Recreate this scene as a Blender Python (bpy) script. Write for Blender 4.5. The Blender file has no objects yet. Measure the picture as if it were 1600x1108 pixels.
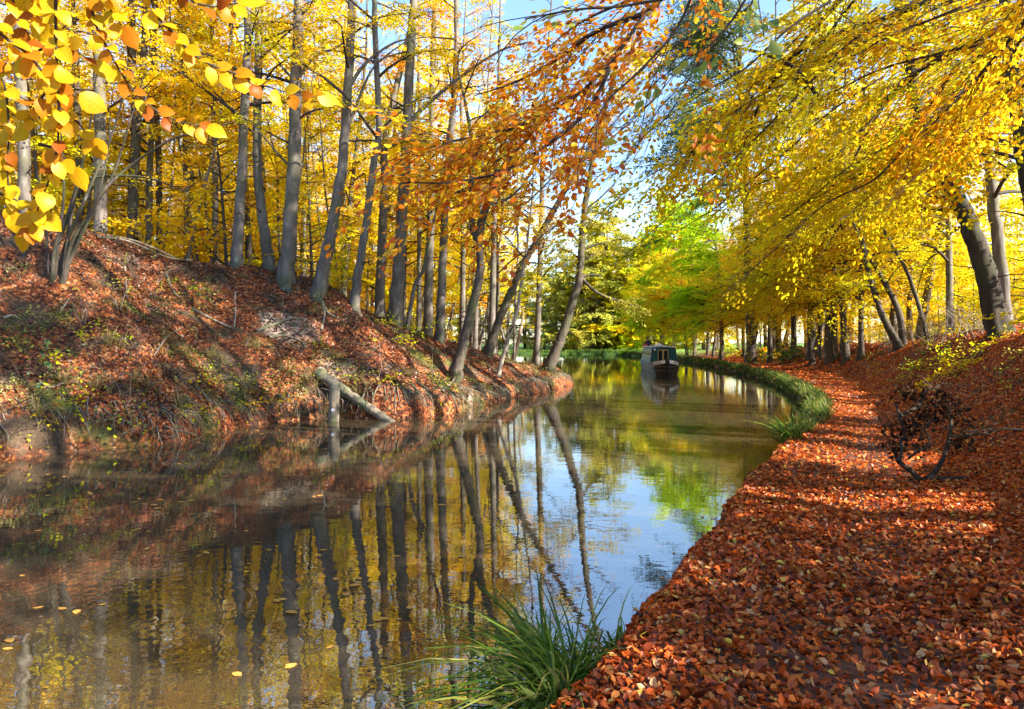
import bpy, math, random
import numpy as np
rng = np.random.default_rng(11)
random.seed(11)
C = bpy.context.scene.collection
SC = bpy.context.scene
# ------------------------------------------------------------------ view of the photograph (used only to find where things stand)
F, CX, HY, HC = 1150.0, 800.0, 535.0, 2.0
def W(px, py, Y):
    return np.array([(px - CX) * Y / F, Y, HC + (HY - py) * Y / F])

# ------------------------------------------------------------------ small numeric helpers
def norm(a):
    a = np.asarray(a, float)
    return a / np.maximum(np.linalg.norm(a, axis=-1, keepdims=True), 1e-9)
def catmull(P, n=8):
    P = np.asarray(P, float)
    if len(P) < 3:
        t = np.linspace(0, 1, n + 1)[:, None]
        return P[0] * (1 - t) + P[-1] * t
    Q = np.vstack([2 * P[0] - P[1], P, 2 * P[-1] - P[-2]])
    out = []
    for i in range(1, len(Q) - 2):
        p0, p1, p2, p3 = Q[i - 1], Q[i], Q[i + 1], Q[i + 2]
        t = np.linspace(0, 1, n, endpoint=False)[:, None]
        out.append(0.5 * (2 * p1 + (p2 - p0) * t + (2 * p0 - 5 * p1 + 4 * p2 - p3) * t ** 2 + (3 * p1 - p0 - 3 * p2 + p3) * t ** 3))
    out.append(P[-1:])
    return np.vstack(out)
_lat = np.random.default_rng(5).random((256, 256))
def vnoise(x, y, s=1.0, o=0):
    x = np.asarray(x) / s + 31.7 * (o + 1); y = np.asarray(y) / s + 17.3 * (o + 1)
    i = np.floor(x).astype(int); j = np.floor(y).astype(int)
    f = x - i; g = y - j
    f = f * f * (3 - 2 * f); g = g * g * (3 - 2 * g)
    a = _lat[i % 256, j % 256]; b = _lat[(i + 1) % 256, j % 256]
    c = _lat[i % 256, (j + 1) % 256]; d = _lat[(i + 1) % 256, (j + 1) % 256]
    return (a * (1 - f) + b * f) * (1 - g) + (c * (1 - f) + d * f) * g - 0.5
def sstep(a, b, x):
    t = np.clip((x - a) / (b - a), 0, 1)
    return t * t * (3 - 2 * t)

# ------------------------------------------------------------------ terrain
RIGHT = catmull([(-14, -30), (-4.6, -6), (-1.65, 0), (0.1, 3.4), (0.68, 4.55), (1.22, 5.67), (2.2, 7.67), (3.85, 11.2), (5.1, 13.5), (7.2, 18),
                 (9.8, 25), (12.5, 35), (14.5, 46), (16.7, 62), (18.4, 82), (18, 104), (13, 121), (2, 129), (-20, 131), (-50, 133), (-120, 140)], 10)
LEFT = catmull([(-30, -30), (-17, -12), (-12.5, 0), (-9.8, 8), (-8.9, 12.4), (-7.6, 14.0), (-6.6, 14.5), (-6.75, 16.6), (-5.9, 18.2), (-4.8, 19.4), (-3.2, 19.3), (-1.8, 20.9),
                (-0.1, 26), (1.6, 31), (2.5, 34.6), (2.6, 37), (2.0, 42), (1.0, 52), (0, 62), (-5, 76), (-16, 90), (-40, 100), (-120, 110)], 10)
def dist_line(x, y, L):
    best = np.full(x.shape, 1e9); yw = np.zeros(x.shape)
    for (ax, ay), (bx, by) in zip(L[:-1], L[1:]):
        dx, dy = bx - ax, by - ay
        t = np.clip(((x - ax) * dx + (y - ay) * dy) / (dx * dx + dy * dy + 1e-12), 0, 1)
        qy = ay + t * dy
        d = (x - ax - t * dx) ** 2 + (y - qy) ** 2
        m = d < best
        best = np.where(m, d, best); yw = np.where(m, qy, yw)
    return np.sqrt(best), yw
def inside_canal(x, y):
    poly = np.vstack([LEFT, RIGHT[::-1]])
    r = np.zeros(x.shape, bool)
    n = len(poly)
    for i in range(n):
        ax, ay = poly[i]; bx, by = poly[(i + 1) % n]
        if ay == by: continue
        c = ((ay > y) != (by > y)) & (x < (bx - ax) * (y - ay) / (by - ay) + ax)
        r ^= c
    return r
GX = np.arange(-75, 70.01, 0.3); GY = np.arange(-28, 165.01, 0.3)
gx, gy = np.meshgrid(GX, GY, indexing='ij')
_dl, _yl = dist_line(gx, gy, LEFT); _dr, _yr = dist_line(gx, gy, RIGHT)
_in = inside_canal(gx, gy)
_sl = np.where(_in, -1, 1)
def _bil(A, x, y):
    u = np.clip((np.asarray(x, float) - GX[0]) / 0.3, 0, len(GX) - 1.001); v = np.clip((np.asarray(y, float) - GY[0]) / 0.3, 0, len(GY) - 1.001)
    i = u.astype(int); j = v.astype(int); f = u - i; g = v - j
    return (A[i, j] * (1 - f) + A[i + 1, j] * f) * (1 - g) + (A[i, j + 1] * (1 - f) + A[i + 1, j + 1] * f) * g
_leftside = (_dl < _dr)
_SD = np.minimum(_dl, _dr) * _sl                      # signed distance from the canal (positive on land)
_P = np.where(_leftside,
              np.interp(_yl, [-10, 10, 13, 14.5, 16, 18, 19.4, 20, 21, 23, 26, 29, 32, 36, 42, 60, 120], [4.2, 4.3, 4.5, 5.0, 5.3, 4.9, 4.3, 4.2, 3.95, 3.65, 3.1, 2.5, 1.8, 1.2, 1.3, 1.8, 1.2]),
              np.interp(_yr, [-10, 10, 25, 40, 60, 90, 118, 140], [2.6, 2.5, 2.35, 1.9, 1.5, .9, .55, .55]))
_LS = _leftside.astype(float)
def fields(x, y):
    return _bil(_SD, x, y), _bil(_P, x, y), _bil(_LS, x, y)
def ground(x, y):
    x = np.asarray(x, float); y = np.asarray(y, float)
    d, P, ls = fields(x, y)
    d = d + (0.10 + .14 * (1 - ls) * (y < 16)) * vnoise(x, y, .7, 3) + 0.05 * vnoise(x, y, .25, 4) + ls * (0.9 * vnoise(x, y, 2.2, 9) + .35 * vnoise(x, y, .8, 8))
    tl = np.clip((d - .12) / 5.6, 0, 1)
    hl = .42 + (P - .42) * (0.35 * np.sin(tl * math.pi / 2) + .65 * tl ** 0.95)
    slope = np.clip(d / 1.0, 0, 1)
    hl = hl + slope * (0.55 * vnoise(x, y, 1.9, 1) + .3 * vnoise(x, y, .8, 2) + .12 * vnoise(x, y, .3, 6)) * np.clip(1.15 - d / 11, .35, 1)
    hl = hl + 0.02 * np.clip(d - 6, 0, 40)
    tr = sstep(np.interp(y, [5, 16, 30, 60], [2.7, 2.3, 2.6, 3.4]), np.interp(y, [5, 16, 30, 60], [6.4, 5.4, 6.0, 8.0]), d)
    hr = .34 + (P - .34) * tr + tr * (.5 * vnoise(x, y, 1.7, 1) + .2 * vnoise(x, y, .6, 2)) + .03 * vnoise(x, y, .5, 2) + .05 * vnoise(x, y, 1.6, 5) + .02 * np.clip(d - 6, 0, 40)
    hr = hr - .07 * np.exp(-((d - 1.4) / .55) ** 2) * np.clip((30 - y) / 20, 0, 1)
    h = hl * ls + hr * (1 - ls)
    edge = sstep(-.22, .16, d)
    bed = -.35 - .5 * np.clip(-d, 0, 1.2)
    return bed * (1 - edge) + h * edge
def hit(px, py, y0=2.5, y1=90):
    for k in range(0, 60, 2):
        q = hit_(px, py + k, y0, y1)
        if q is not None: return q
def hit_(px, py, y0=2.5, y1=90):
    Y = np.arange(y0, y1, .04)
    x = (px - CX) * Y / F; z = HC + (HY - py) * Y / F
    h = ground(x, Y)
    m = np.nonzero((z <= h) & (h > 0.02))[0]
    if not len(m): return None
    return np.array([x[m[0]], Y[m[0]], h[m[0]]])

# ------------------------------------------------------------------ meshes
def tag(o, label=None, cat=None, group=None, kind=None):
    if label: o['label'] = label
    if cat: o['category'] = cat
    if group: o['group'] = group
    if kind: o['kind'] = kind
    return o
def raw_mesh(name, V, Fq, mat, smooth=False):
    V = np.ascontiguousarray(V, np.float32).reshape(-1, 3); Fq = np.ascontiguousarray(Fq, np.int32)
    me = bpy.data.meshes.new(name)
    k = Fq.shape[1]; n = len(Fq)
    me.vertices.add(len(V)); me.vertices.foreach_set('co', V.ravel())
    me.loops.add(n * k); me.loops.foreach_set('vertex_index', Fq.ravel())
    me.polygons.add(n); me.polygons.foreach_set('loop_start', np.arange(0, n * k, k, dtype=np.int32))
    if smooth: me.polygons.foreach_set('use_smooth', np.ones(n, bool))
    me.materials.append(mat)
    me.update(calc_edges=True)
    return me
def two_mats(me, nfirst, m2):
    me.materials.append(m2)
    mi = np.ones(len(me.polygons), np.int32); mi[:nfirst] = 0
    me.polygons.foreach_set('material_index', mi); me.update()
    return me
def crown_mesh(name, Tw, L, leafm, org, shape):
    V2, Q2 = L.mesh(None, None, org, shape, raw=True)
    if not Tw.n: return raw_mesh(name, V2, Q2, leafm)
    V1 = np.vstack(Tw.V) - np.asarray(org, float); Q1 = np.vstack(Tw.Q)
    return two_mats(raw_mesh(name, np.vstack([V1, V2]), np.vstack([Q1, Q2 + len(V1)]), M['twig']), len(Q1), leafm)
def link(name, me, parent=None, loc=None):
    o = bpy.data.objects.new(name, me); C.objects.link(o)
    if parent is not None: o.parent = parent
    if loc is not None: o.location = loc
    return o
def empty(name, loc):
    o = bpy.data.objects.new(name, None); C.objects.link(o); o.location = [float(v) for v in loc]; o.empty_display_size = .2
    return o
class Tubes:
    """collects tapering tubes; one mesh"""
    def __init__(s): s.V = []; s.Q = []; s.n = 0
    def add(s, P, R, k=6, rough=0.0, cap=False, lobe=None):
        P = np.asarray(P, float); n = len(P)
        R = np.broadcast_to(np.asarray(R, float), (n,)) if np.ndim(R) else np.full(n, R)
        T = norm(np.gradient(P, axis=0))
        ref = np.array([0.13, .97, .21]) if abs(T[0, 1]) < .8 else np.array([.97, .1, .21])
        N = norm(np.cross(T, ref)); B = np.cross(T, N)
        a = np.arange(k) * 2 * math.pi / k
        rr = R[:, None] * (1 + rough * (rng.random((n, k)) - .5)) if rough else np.repeat(R[:, None], k, 1)
        if lobe is not None: rr = rr * (1 + lobe[:, None] * (np.cos(3 * a + 1.3 * s.n)[None] + .6 * np.cos(5 * a + .7)[None]))
        V = P[:, None, :] + rr[..., None] * (np.cos(a)[None, :, None] * N[:, None, :] + np.sin(a)[None, :, None] * B[:, None, :])
        idx = s.n + np.arange(n * k).reshape(n, k)
        q = np.stack([idx[:-1], np.roll(idx[:-1], -1, 1), np.roll(idx[1:], -1, 1), idx[1:]], -1).reshape(-1, 4)
        s.V.append(V.reshape(-1, 3)); s.Q.append(q); s.n += n * k
        if cap:
            for row, c in ((idx[0], P[0]), (idx[-1], P[-1])):
                s.V.append(np.array([c])); ci = s.n; s.n += 1
                s.Q.append(np.array([[row[j], row[(j + 1) % k], row[(j + 2) % k], ci] for j in range(0, k, 2)]))
        return s
    def mesh(s, name, mat, origin=(0, 0, 0), smooth=True):
        return raw_mesh(name, np.vstack(s.V) - np.asarray(origin, float), np.vstack(s.Q), mat, smooth)
LEAF4 = (np.array([[-.5, 0, 0], [-.05, .31, .07], [.5, 0, -.03], [-.05, -.31, .07]]), np.array([[0, 3, 2, 1]]))
LEAF6 = (np.array([[-.5, 0, 0], [-.15, .30, .08], [.22, .25, .08], [.5, 0, -.05], [.22, -.25, .08], [-.15, -.30, .08]]), np.array([[0, 3, 2, 1], [0, 5, 4, 3]]))
def _leafN():
    xs = np.array([-.5, -.38, -.2, 0, .2, .36, .5]); w = np.array([0, .21, .31, .325, .25, .115, 0])
    V, Fq = [], []
    for x, ww in zip(xs, w):
        c = -.10 * (x * 2) ** 2
        V += [[x, -ww, c + .10 * (ww / .33)], [x, 0, c], [x, ww, c + .08 * (ww / .33)]]
    for i in range(len(xs) - 1):
        for j in range(2):
            Fq.append([i * 3 + j, (i + 1) * 3 + j, (i + 1) * 3 + j + 1, i * 3 + j + 1])
    return np.array(V), np.array(Fq)
LEAFN = _leafN()
class Leaves:
    def __init__(s): s.parts = []
    def add(s, Cn, A, N, size, shape=None, bend=1.0):
        s.parts.append((np.asarray(Cn, float), norm(A), np.asarray(N, float), np.asarray(size, float)))
    def mesh(s, name, mat, origin=(0, 0, 0), shape=LEAF4, wide=(.85, 1.2), fold=(.2, 1.6), smooth=False, raw=False):
        Cn = np.vstack([p[0] for p in s.parts]); A = np.vstack([p[1] for p in s.parts])
        N = np.vstack([p[2] for p in s.parts]); S = np.concatenate([np.broadcast_to(p[3], (len(p[0]),)) for p in s.parts])
        B = norm(np.cross(N, A)); N = np.cross(A, B)
        T, Fq = shape; n = len(Cn); m = len(T)
        wv = rng.uniform(wide[0], wide[1], n); fv = rng.uniform(fold[0], fold[1], n) * rng.choice([1, 1, -1], n)
        V = Cn[:, None, :] + S[:, None, None] * (T[None, :, 0:1] * A[:, None, :] + T[None, :, 1:2] * wv[:, None, None] * B[:, None, :] + T[None, :, 2:3] * fv[:, None, None] * N[:, None, :])
        Q = (Fq[None] + (np.arange(n) * m)[:, None, None]).reshape(-1, 4)
        if raw: return V.reshape(-1, 3) - np.asarray(origin, float), Q
        return raw_mesh(name, V.reshape(-1, 3) - np.asarray(origin, float), Q, mat, smooth)
def sprays(L, P, D, n, length=.9, size=.08, tilt=.25, width=.38, droop=.15, njit=.30):
    """flat fans of leaves, the way beech twigs hold them"""
    P = np.asarray(P, float); M = len(P)
    if M == 0: return
    D = norm(D)
    up = norm(np.array([0, 0, 1.]) + rng.normal(0, tilt, (M, 3)))
    B = norm(np.cross(up, D)); U = np.cross(D, B)
    ln = length * rng.uniform(.6, 1.3, M)
    u = rng.random((M, n)); v = rng.uniform(-1, 1, (M, n)) * width * np.sin(np.clip(u * .85 + .12, 0, 1) * math.pi) ** .7
    w = rng.normal(0, .035, (M, n)) - droop * u ** 2
    c = P[:, None] + ln[:, None, None] * (D[:, None] * u[..., None] + B[:, None] * v[..., None] + U[:, None] * w[..., None])
    th = np.sign(v) * rng.uniform(.3, 1.2, (M, n))
    A = D[:, None] * np.cos(th)[..., None] + B[:, None] * np.sin(th)[..., None] + rng.normal(0, .22, (M, n, 3))
    A[..., 2] -= .12
    N = U[:, None] + rng.normal(0, njit, (M, n, 3))
    L.add(c.reshape(-1, 3), A.reshape(-1, 3), N.reshape(-1, 3), (size * rng.uniform(.6, 1.25, (M, n))).ravel())

# ------------------------------------------------------------------ materials
def newmat(name):
    m = bpy.data.materials.new(name); m.use_nodes = True
    nt = m.node_tree; nt.nodes.clear()
    return m, nt.nodes, nt.links
def ramp(nd, cols, interp='LINEAR'):
    r = nd.new('ShaderNodeValToRGB'); r.color_ramp.interpolation = interp
    e = r.color_ramp.elements
    while len(e) > 1: e.remove(e[0])
    for i, (p, c) in enumerate(cols):
        el = e[0] if i == 0 else e.new(p)
        el.position = p; el.color = (*c, 1)
    return r
def leaf_mat(name, A, B=None, trans=.5, scale=.22, gloss=.0):
    m, nd, lk = newmat(name)
    g = nd.new('ShaderNodeNewGeometry'); ra = ramp(nd, A); lk.new(g.outputs['Random Per Island'], ra.inputs[0])
    col = ra.outputs[0]
    if B:
        rb = ramp(nd, B); lk.new(g.outputs['Random Per Island'], rb.inputs[0])
        nz = nd.new('ShaderNodeTexNoise'); nz.inputs['Scale'].default_value = scale; nz.inputs['Detail'].default_value = 1
        lk.new(g.outputs['Position'], nz.inputs['Vector'])
        oi = nd.new('ShaderNodeObjectInfo')
        ad = nd.new('ShaderNodeMath'); ad.operation = 'MULTIPLY_ADD'; ad.inputs[1].default_value = .35; lk.new(oi.outputs['Random'], ad.inputs[0]); lk.new(nz.outputs[0], ad.inputs[2])
        mr = nd.new('ShaderNodeMapRange'); mr.inputs[1].default_value = .52; mr.inputs[2].default_value = .86; lk.new(ad.outputs[0], mr.inputs[0])
        mx = nd.new('ShaderNodeMix'); mx.data_type = 'RGBA'
        lk.new(mr.outputs[0], mx.inputs[0]); lk.new(col, mx.inputs[6]); lk.new(rb.outputs[0], mx.inputs[7]); col = mx.outputs[2]
    d = nd.new('ShaderNodeBsdfDiffuse'); t = nd.new('ShaderNodeBsdfTranslucent'); ms = nd.new('ShaderNodeMixShader'); ms.inputs[0].default_value = trans
    lk.new(col, d.inputs[0]); lk.new(col, t.inputs[0]); lk.new(d.outputs[0], ms.inputs[1]); lk.new(t.outputs[0], ms.inputs[2])
    out = nd.new('ShaderNodeOutputMaterial'); sh = ms.outputs[0]
    if gloss:
        gl = nd.new('ShaderNodeBsdfGlossy'); gl.inputs['Roughness'].default_value = .42
        m2 = nd.new('ShaderNodeMixShader'); m2.inputs[0].default_value = .07 * gloss
        lk.new(sh, m2.inputs[1]); lk.new(gl.outputs[0], m2.inputs[2]); sh = m2.outputs[0]
    lk.new(sh, out.inputs[0])
    return m
def rough_mat(name, cols, scale=6, stretch=(1, 1, 1), rough=.85, bump=.4, bdist=.02, cols2=None, scale2=1.2, spec=.3, detail=6):
    m, nd, lk = newmat(name)
    tc = nd.new('ShaderNodeTexCoord'); mp = nd.new('ShaderNodeMapping'); mp.inputs['Scale'].default_value = stretch
    lk.new(tc.outputs['Object'], mp.inputs[0])
    nz = nd.new('ShaderNodeTexNoise'); nz.inputs['Scale'].default_value = scale; nz.inputs['Detail'].default_value = detail; nz.inputs['Roughness'].default_value = .65
    lk.new(mp.outputs[0], nz.inputs['Vector'])
    r = ramp(nd, cols); lk.new(nz.outputs[0], r.inputs[0]); col = r.outputs[0]
    if cols2:
        n2 = nd.new('ShaderNodeTexNoise'); n2.inputs['Scale'].default_value = scale2; n2.inputs['Detail'].default_value = 4
        oi = nd.new('ShaderNodeObjectInfo'); lk.new(tc.outputs['Object'], n2.inputs['Vector'])
        mr = nd.new('ShaderNodeMapRange'); mr.inputs[1].default_value = .48; mr.inputs[2].default_value = .66; lk.new(n2.outputs[0], mr.inputs[0])
        mx = nd.new('ShaderNodeMix'); mx.data_type = 'RGBA'; lk.new(mr.outputs[0], mx.inputs[0]); lk.new(col, mx.inputs[6]); mx.inputs[7].default_value = (*cols2, 1); col = mx.outputs[2]
    p = nd.new('ShaderNodeBsdfPrincipled'); p.inputs['Roughness'].default_value = rough; p.inputs['Specular IOR Level'].default_value = spec
    lk.new(col, p.inputs['Base Color'])
    if bump:
        b = nd.new('ShaderNodeBump'); b.inputs['Strength'].default_value = bump; b.inputs['Distance'].default_value = bdist; lk.new(nz.outputs[0], b.inputs['Height']); lk.new(b.outputs[0], p.inputs['Normal'])
    out = nd.new('ShaderNodeOutputMaterial'); lk.new(p.outputs[0], out.inputs[0])
    return m
GOLD = [(0, (.74, .34, .012)), (.3, (.88, .54, .012)), (.7, (.92, .66, .018)), (1, (.76, .62, .02))]
ORNG = [(0, (.68, .20, .010)), (.4, (.88, .38, .012)), (.8, (.92, .52, .016)), (1, (.84, .58, .02))]
LIME = [(0, (.52, .50, .012)), (.4, (.74, .70, .015)), (.8, (.84, .68, .015)), (1, (.42, .52, .018))]
GREEN = [(0, (.30, .50, .012)), (.5, (.50, .70, .015)), (1, (.70, .76, .02))]
COPPER = [(0, (.50, .10, .008)), (.3, (.78, .22, .010)), (.65, (.90, .40, .012)), (1, (.88, .58, .02))]
M = {}
M['gold'] = leaf_mat('leaves_gold', GOLD, LIME, .55)
M['amber'] = leaf_mat('leaves_amber', GOLD, ORNG, .55)
M['yellow'] = leaf_mat('leaves_yellow', GOLD, LIME, .5, .3)
M['lime'] = leaf_mat('leaves_lime', LIME, GOLD, .5, .35)
M['orange'] = leaf_mat('leaves_orange', ORNG, GOLD, .5, .3)
M['copper'] = leaf_mat('leaves_copper', COPPER, None, .55, gloss=.3)
M['near'] = leaf_mat('leaves_near', [(0, (.34, .09, .008)), (.18, (.58, .21, .009)), (.38, (.70, .36, .008)), (.75, (.74, .44, .010)), (1, (.58, .43, .012))], None, .6, gloss=.12)
M['green'] = leaf_mat('leaves_green', GREEN, LIME, .5, .3)
M['linden'] = leaf_mat('leaves_linden', [(0, (.16, .25, .05)), (.6, (.30, .36, .06)), (1, (.55, .48, .05))], None, .55, gloss=.4)
M['olive'] = leaf_mat('leaves_olive', [(0, (.42, .36, .05)), (.5, (.66, .56, .08)), (1, (.78, .62, .11))], [(0, (.34, .38, .06)), (1, (.58, .56, .08))], .45)
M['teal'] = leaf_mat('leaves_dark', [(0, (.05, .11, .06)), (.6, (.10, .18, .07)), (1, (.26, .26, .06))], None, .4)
M['bramble'] = leaf_mat('bramble_leaves', [(0, (.03, .08, .025)), (.5, (.08, .16, .04)), (.85, (.25, .30, .05)), (1, (.5, .4, .06))], None, .35, gloss=.6)
M['litter'] = leaf_mat('litter_leaves', [(0, (.05, .014, .007)), (.14, (.21, .038, .009)), (.38, (.43, .070, .011)), (.70, (.58, .118, .015)), (.89, (.62, .21, .038)), (.968, (.62, .34, .15)), (1, (.75, .50, .05))],
                       None, .22, gloss=.4)
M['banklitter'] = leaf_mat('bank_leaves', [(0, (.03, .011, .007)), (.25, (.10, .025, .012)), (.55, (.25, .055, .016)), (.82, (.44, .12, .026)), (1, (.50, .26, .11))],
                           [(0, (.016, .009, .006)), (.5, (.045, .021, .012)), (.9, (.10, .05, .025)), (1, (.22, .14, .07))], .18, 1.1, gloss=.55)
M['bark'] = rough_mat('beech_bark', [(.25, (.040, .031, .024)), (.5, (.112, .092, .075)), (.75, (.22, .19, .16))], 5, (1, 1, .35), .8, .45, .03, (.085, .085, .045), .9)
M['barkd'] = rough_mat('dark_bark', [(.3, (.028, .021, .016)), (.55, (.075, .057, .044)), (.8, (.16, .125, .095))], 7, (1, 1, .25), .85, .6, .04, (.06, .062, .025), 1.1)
M['barkx'] = rough_mat('shaded_bark', [(.3, (.014, .010, .007)), (.55, (.040, .029, .020)), (.8, (.09, .068, .048))], 7, (1, 1, .25), .9, .7, .05, (.035, .038, .014), 1.1)  # darkened bark copy: shade of the right-hand trunks put into its colour
M['twig'] = rough_mat('twig_bark', [(.3, (.018, .012, .009)), (.7, (.055, .038, .028))], 9, (1, 1, 1), .8, 0)
M['deadwood'] = rough_mat('dead_wood', [(.3, (.10, .075, .05)), (.55, (.25, .20, .14)), (.8, (.40, .33, .24))], 9, (1, 1, .4), .85, .5, .02, (.12, .13, .06), 2.5)
M['pale'] = rough_mat('pale_stems', [(.3, (.16, .125, .085)), (.7, (.38, .31, .23))], 9, (1, 1, .4), .8, .2)
M['grass'] = leaf_mat('grass_blades', [(0, (.03, .075, .012)), (.45, (.065, .125, .018)), (.75, (.14, .17, .025)), (.9, (.26, .22, .05)), (1, (.34, .24, .09))], None, .35, gloss=.3)
M['drygrass'] = leaf_mat('dry_grass', [(0, (.20, .13, .05)), (.6, (.42, .30, .13)), (1, (.22, .24, .06))], None, .3)
def weather(m, blot, thr, moss):
    nd, lk = m.node_tree.nodes, m.node_tree.links
    p = [x for x in nd if x.type == 'BSDF_PRINCIPLED'][0]; src = p.inputs['Base Color'].links[0].from_socket
    g = nd.new('ShaderNodeNewGeometry')
    n = nd.new('ShaderNodeTexNoise'); n.inputs['Scale'].default_value = 3.2; n.inputs['Detail'].default_value = 8; n.inputs['Roughness'].default_value = .7; lk.new(g.outputs['Position'], n.inputs['Vector'])
    mr = nd.new('ShaderNodeMapRange'); mr.inputs[1].default_value = thr; mr.inputs[2].default_value = thr + .05; mr.inputs[4].default_value = .75; lk.new(n.outputs[0], mr.inputs[0])
    mx = nd.new('ShaderNodeMix'); mx.data_type = 'RGBA'; lk.new(mr.outputs[0], mx.inputs[0]); lk.new(src, mx.inputs[6]); mx.inputs[7].default_value = (*blot, 1)
    mp = nd.new('ShaderNodeMapping'); mp.inputs['Scale'].default_value = (9, 9, .7); lk.new(g.outputs['Position'], mp.inputs[0])
    n2 = nd.new('ShaderNodeTexNoise'); n2.inputs['Scale'].default_value = 1; n2.inputs['Detail'].default_value = 5; lk.new(mp.outputs[0], n2.inputs['Vector'])
    m2 = nd.new('ShaderNodeMapRange'); m2.inputs[1].default_value = .55; m2.inputs[2].default_value = .68; m2.inputs[4].default_value = .7; lk.new(n2.outputs[0], m2.inputs[0])
    x2 = nd.new('ShaderNodeMix'); x2.data_type = 'RGBA'; lk.new(m2.outputs[0], x2.inputs[0]); lk.new(mx.outputs[2], x2.inputs[6]); x2.inputs[7].default_value = (*moss, 1)
    lk.new(x2.outputs[2], p.inputs['Base Color'])
weather(M['bark'], (.28, .27, .25), .62, (.055, .05, .038)); weather(M['barkd'], (.22, .21, .17), .63, (.05, .055, .02)); weather(M['deadwood'], (.16, .17, .06), .56, (.06, .045, .03))
def simple(name, col, rough=.5, metal=0, var=.25, scale=14):
    return rough_mat(name, [(.3, tuple(c * (1 - var) for c in col)), (.7, tuple(min(1, c * (1 + var * .5)) for c in col))], scale, (1, 1, 1), rough, .08, .01, spec=.25)

def ground_mat(name, base):
    m, nd, lk = newmat(name)
    g = nd.new('ShaderNodeNewGeometry')
    vo = nd.new('ShaderNodeTexVoronoi'); vo.inputs['Scale'].default_value = 17; vo.inputs['Randomness'].default_value = 1
    lk.new(g.outputs['Position'], vo.inputs['Vector'])
    sep = nd.new('ShaderNodeSeparateColor'); lk.new(vo.outputs['Color'], sep.inputs[0])
    r = ramp(nd, base); lk.new(sep.outputs[0], r.inputs[0])
    n1 = nd.new('ShaderNodeTexNoise'); n1.inputs['Scale'].default_value = 1.1; n1.inputs['Detail'].default_value = 6; lk.new(g.outputs['Position'], n1.inputs['Vector'])
    soil = nd.new('ShaderNodeMix'); soil.data_type = 'RGBA'; mr = nd.new('ShaderNodeMapRange'); mr.inputs[1].default_value = .50; mr.inputs[2].default_value = .62
    lk.new(n1.outputs[0], mr.inputs[0]); lk.new(mr.outputs[0], soil.inputs[0]); lk.new(r.outputs[0], soil.inputs[6]); soil.inputs[7].default_value = (.075, .050, .030, 1)
    n2 = nd.new('ShaderNodeTexNoise'); n2.inputs['Scale'].default_value = .8; n2.inputs['Detail'].default_value = 8
    mp = nd.new('ShaderNodeVectorMath'); mp.operation = 'ADD'; mp.inputs[1].default_value = (41, 7, 3); lk.new(g.outputs['Position'], mp.inputs[0]); lk.new(mp.outputs[0], n2.inputs['Vector'])
    mo = nd.new('ShaderNodeMix'); mo.data_type = 'RGBA'; m2 = nd.new('ShaderNodeMapRange'); m2.inputs[1].default_value = .56; m2.inputs[2].default_value = .66; m2.inputs[4].default_value = .8
    lk.new(n2.outputs[0], m2.inputs[0]); lk.new(m2.outputs[0], mo.inputs[0]); lk.new(soil.outputs[2], mo.inputs[6]); mo.inputs[7].default_value = (.07, .095, .018, 1)
    # bare chalky earth where the bank has slipped
    n3 = nd.new('ShaderNodeTexNoise'); n3.inputs['Scale'].default_value = 22; n3.inputs['Detail'].default_value = 9; n3.inputs['Roughness'].default_value = .75; lk.new(g.outputs['Position'], n3.inputs['Vector'])
    dt = nd.new('ShaderNodeMix'); dt.data_type = 'RGBA'; dt.blend_type = 'MULTIPLY'; dt.inputs[0].default_value = .9
    r3 = ramp(nd, [(.35, (.25, .2, .18)), (.5, (.9, .9, .9)), (.65, (1.6, 1.5, 1.4))]); lk.new(n3.outputs[0], r3.inputs[0]); lk.new(mo.outputs[2], dt.inputs[6]); lk.new(r3.outputs[0], dt.inputs[7]); mo = dt
    e = hit(452, 512); e2 = hit(720, 605)
    col = mo.outputs[2]
    for q, rad in ((e, 1.2), (e2, .8), (hit(520, 575), .9)):
        if q is None: continue
        dn = nd.new('ShaderNodeVectorMath'); dn.operation = 'DISTANCE'; dn.inputs[1].default_value = [float(v) for v in q]
        nm = nd.new('ShaderNodeVectorMath'); nm.operation = 'MULTIPLY_ADD'; nm.inputs[1].default_value = (2.2,) * 3; lk.new(n1.outputs['Color'], nm.inputs[0]); lk.new(g.outputs['Position'], nm.inputs[2])
        sb = nd.new('ShaderNodeVectorMath'); sb.operation = 'SUBTRACT'; sb.inputs[1].default_value = (1.1,) * 3; lk.new(nm.outputs[0], sb.inputs[0]); lk.new(sb.outputs[0], dn.inputs[0])
        mm = nd.new('ShaderNodeMapRange'); mm.inputs[1].default_value = rad * .8; mm.inputs[2].default_value = rad * .35; lk.new(dn.outputs['Value'], mm.inputs[0])
        mx = nd.new('ShaderNodeMix'); mx.data_type = 'RGBA'; lk.new(mm.outputs[0], mx.inputs[0]); lk.new(col, mx.inputs[6]); mx.inputs[7].default_value = (.40, .29, .21, 1); col = mx.outputs[2]
    # grass on the far bank
    sx = nd.new('ShaderNodeSeparateXYZ'); lk.new(g.outputs['Position'], sx.inputs[0])
    fm = nd.new('ShaderNodeMapRange'); fm.inputs[1].default_value = 88; fm.inputs[2].default_value = 104; lk.new(sx.outputs[1], fm.inputs[0])
    mx = nd.new('ShaderNodeMix'); mx.data_type = 'RGBA'; lk.new(fm.outputs[0], mx.inputs[0]); lk.new(col, mx.inputs[6]); mx.inputs[7].default_value = (.12, .20, .035, 1); col = mx.outputs[2]
    p = nd.new('ShaderNodeBsdfPrincipled'); p.inputs['Roughness'].default_value = .9; p.inputs['Specular IOR Level'].default_value = .2; lk.new(col, p.inputs['Base Color'])
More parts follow.
